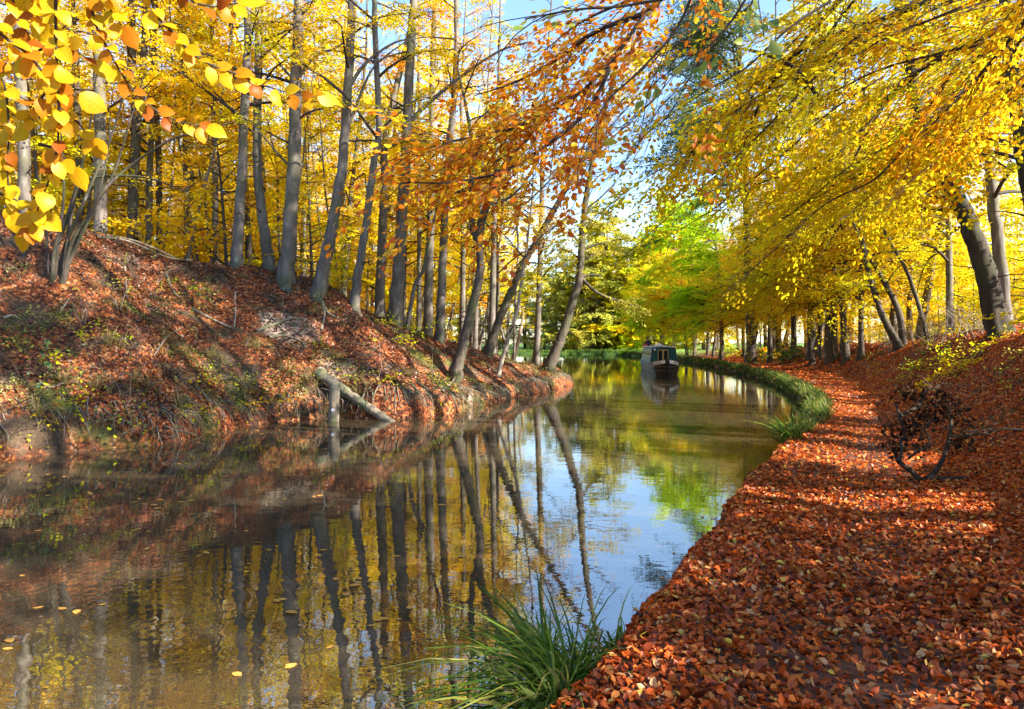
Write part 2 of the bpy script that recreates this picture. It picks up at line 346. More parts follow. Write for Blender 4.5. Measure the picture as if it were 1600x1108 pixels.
    b = nd.new('ShaderNodeBump'); b.inputs['Strength'].default_value = .6; b.inputs['Distance'].default_value = .05; lk.new(sep.outputs[1], b.inputs['Height']); lk.new(b.outputs[0], p.inputs['Normal'])
    out = nd.new('ShaderNodeOutputMaterial'); lk.new(p.outputs[0], out.inputs[0])
    return m
LIT = [(0, (.03, .012, .008)), (.3, (.10, .028, .012)), (.6, (.22, .055, .016)), (.85, (.36, .11, .03)), (1, (.45, .22, .10))]
M['ground'] = ground_mat('woodland_floor', LIT)
M['path'] = rough_mat('towpath_mud', [(.3, (.03, .018, .012)), (.55, (.10, .035, .018)), (.75, (.2, .06, .02))], 9, (1, 1, 1), .75, .5, .03)

def water_mat():
    m, nd, lk = newmat('canal_water')
    g = nd.new('ShaderNodeNewGeometry')
    mp = nd.new('ShaderNodeMapping'); mp.inputs['Scale'].default_value = (1.0, 1.7, 1); mp.inputs['Rotation'].default_value = (0, 0, .25); lk.new(g.outputs['Position'], mp.inputs[0])
    a = nd.new('ShaderNodeTexNoise'); a.inputs['Scale'].default_value = 2.6; a.inputs['Detail'].default_value = 3; lk.new(mp.outputs[0], a.inputs['Vector'])
    # ripples spreading from a spot in the near water
    w = nd.new('ShaderNodeTexWave'); w.wave_type = 'RINGS'; w.rings_direction = 'Z'; w.inputs['Scale'].default_value = 2.3; w.inputs['Distortion'].default_value = 2.2; w.inputs['Detail'].default_value = 2
    sb = nd.new('ShaderNodeVectorMath'); sb.operation = 'SUBTRACT'; sb.inputs[1].default_value = (-2.6, 5.3, 0); lk.new(g.outputs['Position'], sb.inputs[0]); lk.new(sb.outputs[0], w.inputs['Vector'])
    ln = nd.new('ShaderNodeVectorMath'); ln.operation = 'LENGTH'; lk.new(sb.outputs[0], ln.inputs[0])
    mr = nd.new('ShaderNodeMapRange'); mr.inputs[1].default_value = 2.6; mr.inputs[2].default_value = .6; mr.inputs[3].default_value = 0; mr.inputs[4].default_value = .16; lk.new(ln.outputs['Value'], mr.inputs[0])
    mu = nd.new('ShaderNodeMath'); mu.operation = 'MULTIPLY'; lk.new(w.outputs[1], mu.inputs[0]); lk.new(mr.outputs[0], mu.inputs[1])
    ad = nd.new('ShaderNodeMath'); ad.operation = 'ADD'; lk.new(a.outputs[0], ad.inputs[0]); lk.new(mu.outputs[0], ad.inputs[1])
    b = nd.new('ShaderNodeBump'); b.inputs['Strength'].default_value = .07; b.inputs['Distance'].default_value = .02; lk.new(ad.outputs[0], b.inputs['Height'])
    p = nd.new('ShaderNodeBsdfPrincipled'); p.inputs['Base Color'].default_value = (.045, .033, .018, 1); p.inputs['Roughness'].default_value = .01
    p.inputs['IOR'].default_value = 4.0; p.inputs['Specular IOR Level'].default_value = .5
    lk.new(b.outputs[0], p.inputs['Normal'])
    out = nd.new('ShaderNodeOutputMaterial'); lk.new(p.outputs[0], out.inputs[0])
    return m
M['water'] = water_mat()

# ------------------------------------------------------------------ ground, path, water
def axis(a, b, step, lo, hi, g=1.12, gmax=12):
    v = list(np.arange(a, b + 1e-6, step)); s = step
    while v[-1] < hi: s = min(s * g, gmax); v.append(v[-1] + s)
    s = step; l = []
    x = a
    while x > lo: s = min(s * g, gmax); x -= s; l.append(x)
    return np.array(l[::-1] + v)
xs = axis(-12, 14, .14, -320, 320); ys = axis(1.5, 37, .15, -140, 480, 1.07)
X, Yg = np.meshgrid(xs, ys, indexing='ij')
Z = ground(X, Yg)
idx = np.arange(X.size).reshape(X.shape)
Q = np.stack([idx[:-1, :-1], idx[1:, :-1], idx[1:, 1:], idx[:-1, 1:]], -1).reshape(-1, 4)
tag(link('ground', raw_mesh('ground', np.stack([X, Yg, Z], -1), Q, M['ground'], True)), 'woodland ground and canal banks strewn with rust brown leaves', 'ground', kind='structure')
# towpath strip: follows the right hand water's edge
pl = catmull([p for p in RIGHT[::10] if -8 < p[1] < 100], 30)
tn = norm(np.gradient(pl, axis=0)); nn = np.stack([tn[:, 1], -tn[:, 0]], -1)
offs = np.linspace(.35, 2.4, 10)
PX = pl[:, None, :] + nn[:, None, :] * offs[None, :, None]
PZ = ground(PX[..., 0], PX[..., 1]) + .012
idx = np.arange(PX[..., 0].size).reshape(PX.shape[:2])
Q = np.stack([idx[:-1, :-1], idx[:-1, 1:], idx[1:, 1:], idx[1:, :-1]], -1).reshape(-1, 4)
tag(link('path', raw_mesh('path', np.concatenate([PX, PZ[..., None]], -1), Q, M['path'], True)), 'muddy towpath under fallen leaves curving along the water', 'path', kind='structure')
wx = np.array([-130., 60.]); wy = np.array([-60., 160.])
tag(link('water', raw_mesh('water', np.array([[-130, -60, 0], [40, -60, 0], [40, 150, 0], [-130, 150, 0]]), np.array([[0, 1, 2, 3]]), M['water'])), 'still brown canal water reflecting the autumn trees', 'water', kind='structure')

# ------------------------------------------------------------------ leaf litter
def normals(x, y, e=.06):
    return norm(np.stack([-(ground(x + e, y) - ground(x - e, y)) / (2 * e), -(ground(x, y + e) - ground(x, y - e)) / (2 * e), np.ones_like(x)], -1))
def scatter(x0, x1, y0, y1, dens, size, L, side, tilt=.35, thin=0.0):
    n = int((x1 - x0) * (y1 - y0) * dens)
    x = rng.uniform(x0, x1, n); y = rng.uniform(y0, y1, n)
    vis = (np.abs(x) < y * .74 + 1.2)
    x, y = x[vis], y[vis]
    d, P, ls = fields(x, y)
    ok = (d > .02) & ((ls > .5) if side == 'L' else (ls <= .5)) & (d < 9)
    if thin:
        ok &= (vnoise(x, y, 1.6, 21) + .6 * vnoise(x, y, .5, 22) > thin - .5)
    if side == 'R':
        ok &= rng.random(len(x)) > .75 * np.exp(-((d - 1.4) / .5) ** 2) * (rng.random(len(x)) + vnoise(x, y, .8, 30) * 1.5)
    x, y = x[ok], y[ok]
    h = ground(x, y); ok = (h > .03) & ((d[ok] > .3) if side == 'L' else True); x, y, h = x[ok], y[ok], h[ok]
    n = len(x)
    N = normals(x, y) + rng.normal(0, tilt, (n, 3))
    A = rng.normal(0, 1, (n, 3)); A -= N * np.sum(A * norm(N), 1, keepdims=True)
    L.add(np.stack([x, y, h + rng.uniform(.008, .04, n)], -1), A, N, size * rng.uniform(.65, 1.3, n))
Ln = Leaves(); scatter(-2, 9, 1.5, 9, 1550, .050, Ln, 'R', .42); scatter(-2, 9, 1.5, 9, 90, .078, Ln, 'R', .5)
tag(link('leaf_litter', Ln.mesh('leaf_litter', M['litter'], shape=LEAF6, fold=(.2, 3.0))), 'rust red fallen leaves carpeting the near towpath', 'leaves', kind='stuff')
Lf = Leaves()
scatter(1, 16, 9, 19, 700, .058, Lf, 'R'); scatter(5, 24, 19, 34, 260, .085, Lf, 'R'); scatter(10, 34, 34, 80, 70, .15, Lf, 'R')
tag(link('leaf_litter', Lf.mesh('leaf_litter_far', M['litter'], fold=(.2, 2.5))), 'rust red fallen leaves along the bend of the towpath and its slope', 'leaves', kind='stuff')
Ld = Leaves()
scatter(-17, 4, 12, 36, 330, .055, Ld, 'L', .7)
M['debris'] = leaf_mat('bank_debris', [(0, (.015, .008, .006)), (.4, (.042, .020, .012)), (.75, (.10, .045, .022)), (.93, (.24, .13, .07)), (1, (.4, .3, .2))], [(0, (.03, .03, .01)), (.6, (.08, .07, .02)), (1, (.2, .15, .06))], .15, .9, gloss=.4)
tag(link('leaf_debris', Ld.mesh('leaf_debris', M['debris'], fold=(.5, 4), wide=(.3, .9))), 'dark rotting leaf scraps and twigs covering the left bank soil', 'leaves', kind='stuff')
Li = Leaves()
def ivy(x0, x1, y0, y1, dens, thr):
    n = int((x1 - x0) * (y1 - y0) * dens); x = rng.uniform(x0, x1, n); y = rng.uniform(y0, y1, n)
    d, P, ls = fields(x, y)
    ok = (np.abs(x) < y * .74 + 1) & (d > .05) & (d < 6) & (ls > .5) & (vnoise(x, y, 1.3, 40) + .7 * vnoise(x, y, .45, 41) - .03 * d > thr)
    x, y = x[ok], y[ok]; h = ground(x, y); n = len(x)
    N = normals(x, y) + rng.normal(0, .4, (n, 3)); A = rng.normal(0, 1, (n, 3))
    Li.add(np.stack([x, y, h + rng.uniform(.02, .16, n)], -1), A, N, rng.uniform(.035, .075, n))
ivy(-17, 3, 12, 34, 420, .17)
M['ivy'] = leaf_mat('ground_ivy', [(0, (.03, .06, .015)), (.45, (.09, .13, .025)), (.8, (.20, .20, .03)), (1, (.42, .36, .06))], [(0, (.12, .09, .03)), (1, (.3, .26, .06))], .3, .8, gloss=.3)
tag(link('ground_ivy', Li.mesh('ground_ivy', M['ivy'], fold=(.5, 2))), 'low olive green ground cover growing through the leaves of the left bank', 'ground cover', kind='stuff')
Lb = Leaves()
scatter(-17, 4, 12, 36, 300, .085, Lb, 'L', .45, .42)
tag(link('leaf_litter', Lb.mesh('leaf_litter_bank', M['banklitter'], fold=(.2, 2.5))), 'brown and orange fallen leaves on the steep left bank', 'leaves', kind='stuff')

# ------------------------------------------------------------------ trees
def limb(T, p, az, el, ln, r, curve=-.2, k=5, n=7, wig=.10, minr=.006):
    """one branch; returns its points"""
    pts = [np.asarray(p, float)]; st = ln / (n - 1); a, e = az, el
    for i in range(n - 1):
        pts.append(pts[-1] + st * np.array([math.cos(e) * math.cos(a), math.cos(e) * math.sin(a), math.sin(e)]))
        a += random.gauss(0, wig * 1.3); e += curve / (n - 1) + random.gauss(0, wig)
    P = np.array(pts)
    T.add(P, np.linspace(r, max(minr, r * .18), n), k)
    return P
def dress(Tw, SP, SD, P, ln, r, ntw, sub=.45, spacing=.5, from_=.3, twigs=True, drop=.1):
    """side twigs along a limb, and spray seats along limb and twigs"""
    n = len(P)
    seg = norm(np.gradient(P, axis=0))
    def at(f):
        i = min(int(f * (n - 1)), n - 2); g = f * (n - 1) - i
        return P[i] * (1 - g) + P[i + 1] * g, seg[i]
    for j in range(ntw):
        f = random.uniform(from_ * .7, .97); p, d = at(f)
        s = random.choice((-1, 1)) * random.uniform(.5, 1.1)
        a = math.atan2(d[1], d[0]) + s; l = ln * sub * (1.15 - f) * random.uniform(.6, 1.3) + .25
        Q = limb(Tw, p, a, math.asin(max(-1, min(1, d[2]))) * .6 + random.gauss(-drop * .3, .18), l, max(.004, r * .4 * (1.1 - f)), -drop * 2, 3, 5, .12, .003)
        m = max(1, int(l / spacing))
        for q in range(m):
            g = (q + random.random()) / m; i = min(int(g * 4), 3); u = g * 4 - i
            SP.append(Q[i] * (1 - u) + Q[i + 1] * u); SD.append(norm(Q[i + 1] - Q[i]) + np.array([0, 0, -.05]))
    m = max(1, int(ln * (1 - from_) / spacing))
    for q in range(m):
        p, d = at(from_ + (1 - from_) * (q + random.random()) / m)
        SP.append(p); SD.append(d + rng.normal(0, .5, 3) * np.array([1, 1, .3]))
def trunk_tube(T, P, R, k=14, flare=.55, rough=.10):
    P = catmull(P, 6); n = len(P)
    f = np.linspace(0, 1, len(R)); R = np.interp(np.linspace(0, 1, n), f, R)
    dz = np.linalg.norm(P - P[0], axis=1)
    R = R * (1 + flare * np.exp(-dz / (2.2 * R[0] + .05)))
    P = P + rng.normal(0, 1, P.shape) * (R * .07)[:, None]
    T.add(P, R, k, rough, lobe=.30 * np.exp(-dz / (3.0 * R[-1] * 4 + .25)))
    return P
def grow(P, R0, z0, z1, nl, lmin, lmax, Tw, SP, SD, az0=None, azs=math.pi, el=(.1, .7), curve=-.35, ntw=6, spacing=.5, from_=.25, bare=0.0, taper=True):
    """limbs from a trunk polyline between heights z0..z1 above its foot"""
    zz = P[:, 2] - P[0, 2]
    for i in range(nl):
        f = (i + random.random()) / nl; h = z0 + (z1 - z0) * f
        j = int(np.searchsorted(zz, h)); j = min(max(j, 1), len(P) - 1)
        t = (h - zz[j - 1]) / max(1e-6, zz[j] - zz[j - 1]); p = P[j - 1] * (1 - t) + P[j] * t
        az = random.uniform(-math.pi, math.pi) if az0 is None else az0 + random.uniform(-azs, azs)
        l = random.uniform(lmin, lmax) * ((1 - .55 * f) if taper else 1)
        r = min(R0 * .42, .014 + .013 * l)
        Q = limb(Tw, p, az, random.uniform(*el), l, r, curve * random.uniform(.4, 1.4))
        if random.random() < bare:
            s2, d2 = [], []; dress(Tw, s2, d2, Q, l, r, ntw)
        else:
            dress(Tw, SP, SD, Q, l, r, ntw, spacing=spacing, from_=from_)
def finish(name, root, T, Tw, SP, SD, bark, leafm, nleaf, size, length=.9, tilt=.25, shape=LEAF4, width=.38, droop=.15):
    o = root.location
    org = np.array([o.x, o.y, o.z])
    link('trunk', T.mesh(name + '_trunk', bark, org), root)
    if len(SP):
        L = Leaves(); sprays(L, SP, SD, nleaf, length, size, tilt, width, droop)
        link('crown', crown_mesh(name + '_crown', Tw, L, leafm, org, shape), root)

def px_tree(label, pts, w, height, bark='bark', leaf='gold', nl=16, z0=4.5, lm=(1.6, 3.6), nleaf=46, size=.10, depth=None, cat='tree', name='beech_tree', group=None, lean=0.0, ntw=6, bare=.15, extra=None, flare=.6, curve=-.35, spacing=.55, el=(.05, .7)):
    """a tree whose stem is known from sight lines; it stands where the first sight line meets the ground"""
    if depth is None:
        q = hit(*pts[0]); Yb = q[1]
    else:
        Yb = depth
        x = (pts[0][0] - CX) * Yb / F; q = np.array([x, Yb, float(ground(x, Yb))])
    P = [q - np.array([0, 0, .35])]
    if depth is not None: P.append(q)
    else: P.append(q + np.array([0, 0, .02]))
    for k, (x, y) in enumerate(pts[1:]):
        P.append(W(x, y, Yb + lean * (k + 1)))
    d = norm(P[-1] - P[-3]) if len(P) > 3 else np.array([0, 0, 1.])
    top = q[2] + height
    c = 0
    while P[-1][2] < top and c < 30:
        d = norm(d * .8 + np.array([random.gauss(0, .06), random.gauss(0, .06), .25])); P.append(P[-1] + d * 1.4); c += 1
    P = np.array(P)
    r0 = w * .44 * Yb / F
    T = Tubes(); Tw = Tubes(); SP, SD = [], []
    cum = np.concatenate([[0], np.cumsum(np.linalg.norm(np.diff(P, axis=0), axis=1))]); R = r0 * (1.02 - .85 * (cum / cum[-1]) ** 1.1)
    Pt = trunk_tube(T, P, np.interp(np.linspace(0, 1, len(P) * 2), cum / cum[-1], R), flare=flare)
    # bare dead side twigs low on the stem
    grow(Pt, r0, 1.4, z0, 5, .5, 1.6, Tw, [], [], el=(-.1, .6), ntw=3)
    grow(Pt, r0, z0, max(z0 + 1, Pt[-1, 2] - Pt[0, 2] - .3), nl, lm[0], lm[1], Tw, SP, SD, el=el, ntw=ntw, bare=bare, curve=curve, spacing=spacing)
    root = empty(name, q); tag(root, label, cat, group)
    if extra:
        for e in extra: e(T, Tw, SP, SD, Yb, r0)
    finish(name, root, T, Tw, SP, SD, M[bark], M[leaf], nleaf, size)
    return root
def branch_px(pts, w, dY=0.0, leafy=False, ntw=5):
    def f(T, Tw, SP, SD, Yb, r0):
        P = catmull([W(x, y, Yb + dY * i) for i, (x, y) in enumerate(pts)], 4)
        T.add(P, np.linspace(w * .5 * Yb / F, w * .14 * Yb / F, len(P)), 7, .08)
        ln = float(np.sum(np.linalg.norm(np.diff(P, axis=0), axis=1)))
        a, b = ([], []) if not leafy else (SP, SD)
        dress(Tw, a, b, P, ln, .03, ntw, sub=.35)
    return f

# --- left wood, the trees one can follow from foot to frame
px_tree('grey beech behind the hanging yellow leaves at the left edge of the wood', [(40, 368), (36, 200), (30, 80), (26, 0)], 22, 15, depth=23, leaf='yellow')
px_tree('slim dark beech rising behind the many-stemmed hazel', [(126, 360), (121, 180), (116, 60), (112, 0)], 15, 15, depth=25, bark='barkd')
px_tree('sturdy grey beech with a sunlit side just right of the hazel', [(157, 352), (157, 230), (155, 120), (150, 0)], 23, 16, depth=24, leaf='yellow')
px_tree('dark forked beech with two upright stems', [(206, 366), (210, 260), (213, 190), (205, 90), (206, 0)], 20, 15, depth=25, bark='barkd', extra=[branch_px([(213, 200), (222, 130), (226, 60), (228, -60), (230, -160)], 15, ntw=4)])
px_tree('slightly bent grey beech, first of the two close bent stems on the bank top', [(370, 405), (374, 330), (379, 250), (381, 180), (386, 90), (388, 0)], 20, 15)
px_tree('S-curved grey beech, second of the two close bent stems on the bank top', [(422, 418), (414, 370), (405, 300), (401, 210), (404, 110), (404, 0)], 20, 15, leaf='yellow')
px_tree('thick straight grey beech with a knot scar at the bank edge', [(446, 442), (453, 350), (459, 255), (462, 150), (465, 60), (467, 0)], 27, 17,
        extra=[branch_px([(461, 268), (448, 255), (430, 235), (405, 205), (380, 175)], 5), branch_px([(462, 130), (490, 90), (530, 72), (560, 40)], 6), branch_px([(464, 130), (445, 110), (425, 85), (400, 80)], 5)])
px_tree('leaning grey beech with a pale flared foot on the bank edge', [(497, 462), (510, 400), (522, 340), (535, 255), (543, 150), (550, 0)], 24, 16, leaf='yellow',
        extra=[branch_px([(543, 140), (570, 100), (610, 70), (640, 60)], 7), branch_px([(541, 205), (575, 120), (600, 90), (655, 50)], 5)])
px_tree('slender brownish beech leaning right beside the pale-footed one', [(553, 466), (563, 410), (574, 335), (584, 255), (592, 200), (586, 50), (585, 0)], 17, 15)
px_tree('grey beech whose upper stem swings to the right over its neighbour', [(592, 458), (597, 380), (600, 300), (602, 217), (620, 134), (640, 50), (652, 0)], 19, 15, depth=29)
px_tree('stout grey beech with a buttressed foot midway along the bank', [(617, 490), (624, 400), (630, 300), (636, 190), (641, 90), (646, 0)], 24, 17, leaf='orange',
        extra=[branch_px([(637, 195), (665, 165), (720, 120), (780, 80), (830, 65)], 8, leafy=True, ntw=8)])
px_tree('thin crooked stem beside the buttressed beech', [(636, 478), (648, 448), (662, 420), (670, 370), (684, 320), (690, 260)], 9, 7, leaf='orange', z0=3.5, nl=8)
px_tree('straight grey beech right of the crooked thin stem', [(668, 486), (671, 400), (674, 300), (676, 100), (679, 0)], 18, 16, depth=31, leaf='orange')
px_tree('pale lit beech in front of a darker trunk midway along the bank', [(688, 500), (692, 420), (697, 300), (708, 170), (713, 83), (713, 0)], 17, 16, leaf='orange')
px_tree('dark gnarled tree leaning from the water edge and forking at its bend', [(712, 592), (722, 545), (738, 480), (750, 425), (748, 385), (738, 350), (736, 300), (738, 230)], 21, 9, bark='barkd', leaf='lime', z0=5, nl=9, name='gnarled_tree', bare=.5,
        extra=[branch_px([(746, 388), (752, 350), (768, 300), (784, 265), (802, 240), (830, 210), (850, 170)], 15, ntw=10)])
px_tree('long slanting stem reaching far right over the water', [(763, 556), (780, 500), (797, 459), (822, 405), (855, 347), (890, 285), (930, 214), (957, 134), (966, 80)], 17, 13, bark='barkd', leaf='orange', z0=6, nl=12, ntw=10, bare=.55, lm=(1.5, 3.2))
px_tree('thin pale straight stem leaning over the sunlit bank', [(778, 588), (794, 530), (808, 484), (818, 420), (824, 376), (832, 300)], 9, 8, bark='pale', leaf='yellow', z0=4, nl=8, name='sapling', bare=.6)
px_tree('short pale crooked stem behind the thin leaning one', [(803, 552), (812, 522), (817, 490), (811, 460), (816, 420)], 9, 6, bark='pale', leaf='lime', z0=2.5, nl=8, name='sapling')
px_tree('bark-ridged tree leaning from the tip of the left bank', [(858, 580), (868, 550), (880, 520), (895, 470), (905, 434), (911, 351), (920, 284), (933, 217), (953, 143)], 20, 15, bark='barkd', leaf='olive', z0=4.5, nl=16, ntw=9, bare=.5, lm=(1.6, 3.6),
        extra=[branch_px([(904, 438), (918, 430), (942, 431)], 7, ntw=3), branch_px([(905, 430), (930, 455), (965, 470), (1000, 480)], 6, leafy=True, ntw=9), branch_px([(908, 390), (940, 380), (980, 372)], 5, leafy=True, ntw=8)])
for x, y, yt, w, dp, lf, lab in [
    (655, 480, 655, 12, 34, 'orange', 'slim shaded beech between the buttressed and the straight grey ones'),
    (722, 512, 728, 13, 36, 'orange', 'shaded beech just left of the gnarled forked tree'),
    (768, 530, 782, 15, 33, 'olive', 'upright ivy-dark tree just behind the gnarled forked one'),
    (742, 520, 770, 10, 35, 'yellow', 'slanting slim stem crossing behind the gnarled forked tree'),
    (838, 560, 862, 14, 38, 'olive', 'mossy tree behind the tip of the left bank'),
    (338, 398, 330, 12, 27, 'gold', 'slim beech left of the two close bent stems'),
    (292, 388, 286, 11, 28, 'yellow', 'thin sunlit beech behind the pale fallen branches'),
    (250, 378, 242, 12, 27, 'gold', 'thin grey beech right of the dark forked one'),
    (475, 430, 478, 9, 33, 'gold', 'thin stem in the gap right of the knot-scarred beech'),
    (535, 450, 541, 11, 35, 'gold', 'slim stem in the gap behind the leaning pale-footed beech')]:
    px_tree(lab, [(x, y), ((x * 2 + yt) / 3, y * .6), ((x + yt * 2) / 3 + random.uniform(-5, 5), y * .3), (yt, 0)], w, random.uniform(13, 16), depth=dp, leaf=lf, bark=random.choice(['bark', 'barkd']), nl=14)

# --- shared background trees
def variant(name, h, r, nl, z0, lm, nleaf, size, leaf, az0=None, azs=math.pi, el=(.0, .7), curve=-.3, spacing=.6, ntw=5, bark='bark', length=1.0, bare=0, tilt=.3):
    T = Tubes(); Tw = Tubes(); SP, SD = [], []
    P = [np.array([0, 0, -.5])]; d = np.array([random.gauss(0, .05), random.gauss(0, .05), 1.])
    while P[-1][2] < h:
        d = norm(d + np.array([random.gauss(0, .05), random.gauss(0, .05), .12])); P.append(P[-1] + d * 1.6)
    P = np.array(P); Pt = trunk_tube(T, P, r * np.linspace(1.0, .16, len(P)), 8)
    grow(Pt, r, z0, h, nl, lm[0], lm[1], Tw, SP, SD, az0, azs, el, curve, ntw, spacing, bare=bare)
    L = Leaves(); sprays(L, SP, SD, nleaf, length, size, tilt)
    return (T.mesh(name + '_trunk', M[bark]), crown_mesh(name + '_crown', Tw, L, M[leaf], (0, 0, 0), LEAF4), leaf)
def plant_tree(v, x, y, rz, s, name, label, group, leaf=None, cat='tree', z=None):
    z = float(ground(x, y)) if z is None else z
    r = empty(name, (x, y, z)); r.rotation_euler.z = rz; r.scale = (s, s, s * random.uniform(.9, 1.12)); tag(r, label, cat, group)
    for nm, me in (('trunk', v[0]), ('crown', v[1])):
        o = link(nm, me, r)
        if nm == 'crown' and leaf and leaf != v[2]:
            o.material_slots[1].link = 'OBJECT'; o.material_slots[1].material = M[leaf]
    return r
WOOD = [variant('wood%d' % i, random.uniform(13, 17), random.uniform(.08, .16), 36, 2.4 + .9 * (i % 3), (1.6, 3.4), 58, .115, 'gold', spacing=.62, length=1.2, bark='bark' if i % 2 else 'barkd') for i in range(5)]
placed = []
def free(x, y, dm):
    for a, b in placed:
        if (a - x) ** 2 + (b - y) ** 2 < dm * dm: return False
    placed.append((x, y)); return True
LB = {'amber': 'amber yellow beech standing deep in the left wood', 'gold': 'golden-leaved beech standing deep in the left wood', 'yellow': 'yellow-leaved beech standing deep in the left wood', 'orange': 'orange-leaved beech standing deep in the left wood', 'lime': 'greenish yellow beech standing deep in the left wood'}
cnt = 0
for it in range(9000):
    if cnt >= 84: break
    y = random.uniform(24, 78); x = random.uniform(-.74 * y - 4, 3) if it > 500 else random.uniform(-9, 3)
    if it <= 500 and y < 37: continue
    sd, P_, ls = fields(x, y)
    if ls < .5 or sd < (7.5 if y < 37 else 2.0): continue
    if not free(x, y, 2.6 + .02 * y): continue
    pxx = CX + F * x / y
    lf = random.choices(['gold', 'amber', 'orange', 'lime'], [5, 3, .5 if pxx < 560 else 3, 2.5])[0]
    plant_tree(random.choice(WOOD), x, y, random.uniform(0, 6.28), random.uniform(.85, 1.15), 'beech_tree', LB[lf], 'beeches deep in the left wood', lf); cnt += 1

YOUNG = [variant('young%d' % i, random.uniform(4.5, 7.5), .06, 26, .5, (1.0, 2.6), 46, .115, 'gold', None, math.pi, (0, .7), -.3, .5, 5, 'barkd', 1.0) for i in range(3)]
cnt = 0
for _ in range(4000):
    if cnt >= 62: break
    y = random.uniform(24, 70); x = random.uniform(-.72 * y - 2, 2)
    sd, P_, ls = fields(x, y)
    if ls < .5 or sd < 6.8 or not free(x, y, 1.7): continue
    lf = random.choices(['gold', 'yellow', 'lime'], [4, 4, 5])[0]
    plant_tree(random.choice(YOUNG), x, y, random.uniform(0, 6.28), random.uniform(.8, 1.2), 'young_beech', {'gold': 'golden', 'yellow': 'yellow', 'lime': 'lime', 'orange': 'orange'}[lf] + ' leafy young beech in the understorey of the left wood', 'young beeches in the left wood', lf); cnt += 1
# thin bare-stemmed poles between them
POLE = []
for i in range(4):
    T = Tubes(); Tw = Tubes(); SP, SD = [], []; P = [np.array([0, 0, -.4])]; d = np.array([random.gauss(0, .06), random.gauss(0, .06), 1.])
    while P[-1][2] < 12 + i: d = norm(d + np.array([random.gauss(0, .07), random.gauss(0, .07), .1])); P.append(P[-1] + d * 1.4)
    r_ = .045 + .012 * i
    Pt = trunk_tube(T, np.array(P), r_ * np.linspace(1, .2, len(P)), 7); grow(Pt, r_ * 1.6, 1.0, 6, 8, .5, 1.6, T, [], [], el=(-.2, .7), ntw=4); grow(Pt, r_, 5, 12 + i, 16, .8, 2.2, Tw, SP, SD, ntw=4)
    L = Leaves(); sprays(L, SP, SD, 30, 1.0, .11, .25)
    POLE.append((T.mesh('pole_trunk', M['barkd' if i % 2 else 'bark']), crown_mesh('pole_crown', Tw, L, M['gold'], (0, 0, 0), LEAF4), 'gold'))
cnt = 0
for _ in range(4000):
    if cnt >= 135: break
    y = random.uniform(23, 62); x = random.uniform(-.72 * y - 1, 2)
    sd, P_, ls = fields(x, y)
    if ls < .5 or sd < (7 if y < 36 else 1.6) or not free(x, y, 1.1): continue
    lf = random.choice(['gold', 'amber', 'lime'])
    plant_tree(random.choice(POLE), x, y, random.uniform(0, 6.28), random.uniform(.8, 1.2), 'thin_beech', {'gold': 'golden', 'amber': 'amber', 'lime': 'lime'}[lf] + ' topped thin pole-like beech in the left wood', 'thin pole beeches in the left wood', lf); cnt += 1
# the wood farther off reads as one mass of leaves and stems
def mass(name, label, spots, hmin, hmax, leafm, per, size):
    T = Tubes(); cs = []
    for x, y in spots:
        z = float(ground(x, y)); h = random.uniform(hmin, hmax); r = random.uniform(.10, .2)
        T.add([(x, y, z - .3), (x + random.gauss(0, .3), y, z + h * .5), (x + random.gauss(0, .6), y, z + h)], [r, r * .7, r * .2], 5)
        k = per // 30
        cc = np.stack([x + rng.normal(0, 1.7, k), y + rng.normal(0, 1.7, k), z + h * (.22 + .8 * rng.random(k) ** .85)], -1)
        cs.append((cc[:, None] + rng.normal(0, 1, (k, 30, 3)) * np.array([.6, .6, .25])).reshape(-1, 3))
    Cn = np.vstack(cs); n = len(Cn); L = Leaves()
    L.add(Cn, rng.normal(0, 1, (n, 3)) * [1, 1, .5], np.array([0, 0, 1.]) + rng.normal(0, .55, (n, 3)), size * rng.uniform(.6, 1.3, n))
    o = link(name, crown_mesh(name, T, L, M[leafm], (0, 0, 0), LEAF4)); tag(o, label, 'wood', None, 'stuff')
def band(n, f, dm):
    out = []
    for _ in range(20000):
        if len(out) >= n: break
        x, y = f()
        if all((a - x) ** 2 + (b - y) ** 2 > dm * dm for a, b in out):
            sd, _p, _l = fields(x, y)
            if sd > 4: out.append((x, y))
    return out
def f_left():
    y = random.uniform(72, 118); return random.uniform(-.78 * y, -8 - (y - 70) * .1), y
def f_right():
    y = random.uniform(40, 125); return random.uniform(max(30, y * .33), .78 * y + 6), y
def f_far():
    return random.uniform(-45, 75), random.uniform(150, 172)
mass('distant_wood', 'distant golden wood closing the view behind the left-hand beeches', band(70, f_left, 3.4), 11, 17, 'gold', 800, .25)
mass('distant_wood', 'distant yellow wood closing the view behind the right-hand slope', band(48, f_right, 4), 7, 11, 'yellow', 900, .28)
mass('distant_wood', 'distant olive wood closing the view beyond the canal bend', band(60, f_far, 3.5), 13, 20, 'olive', 1000, .4)

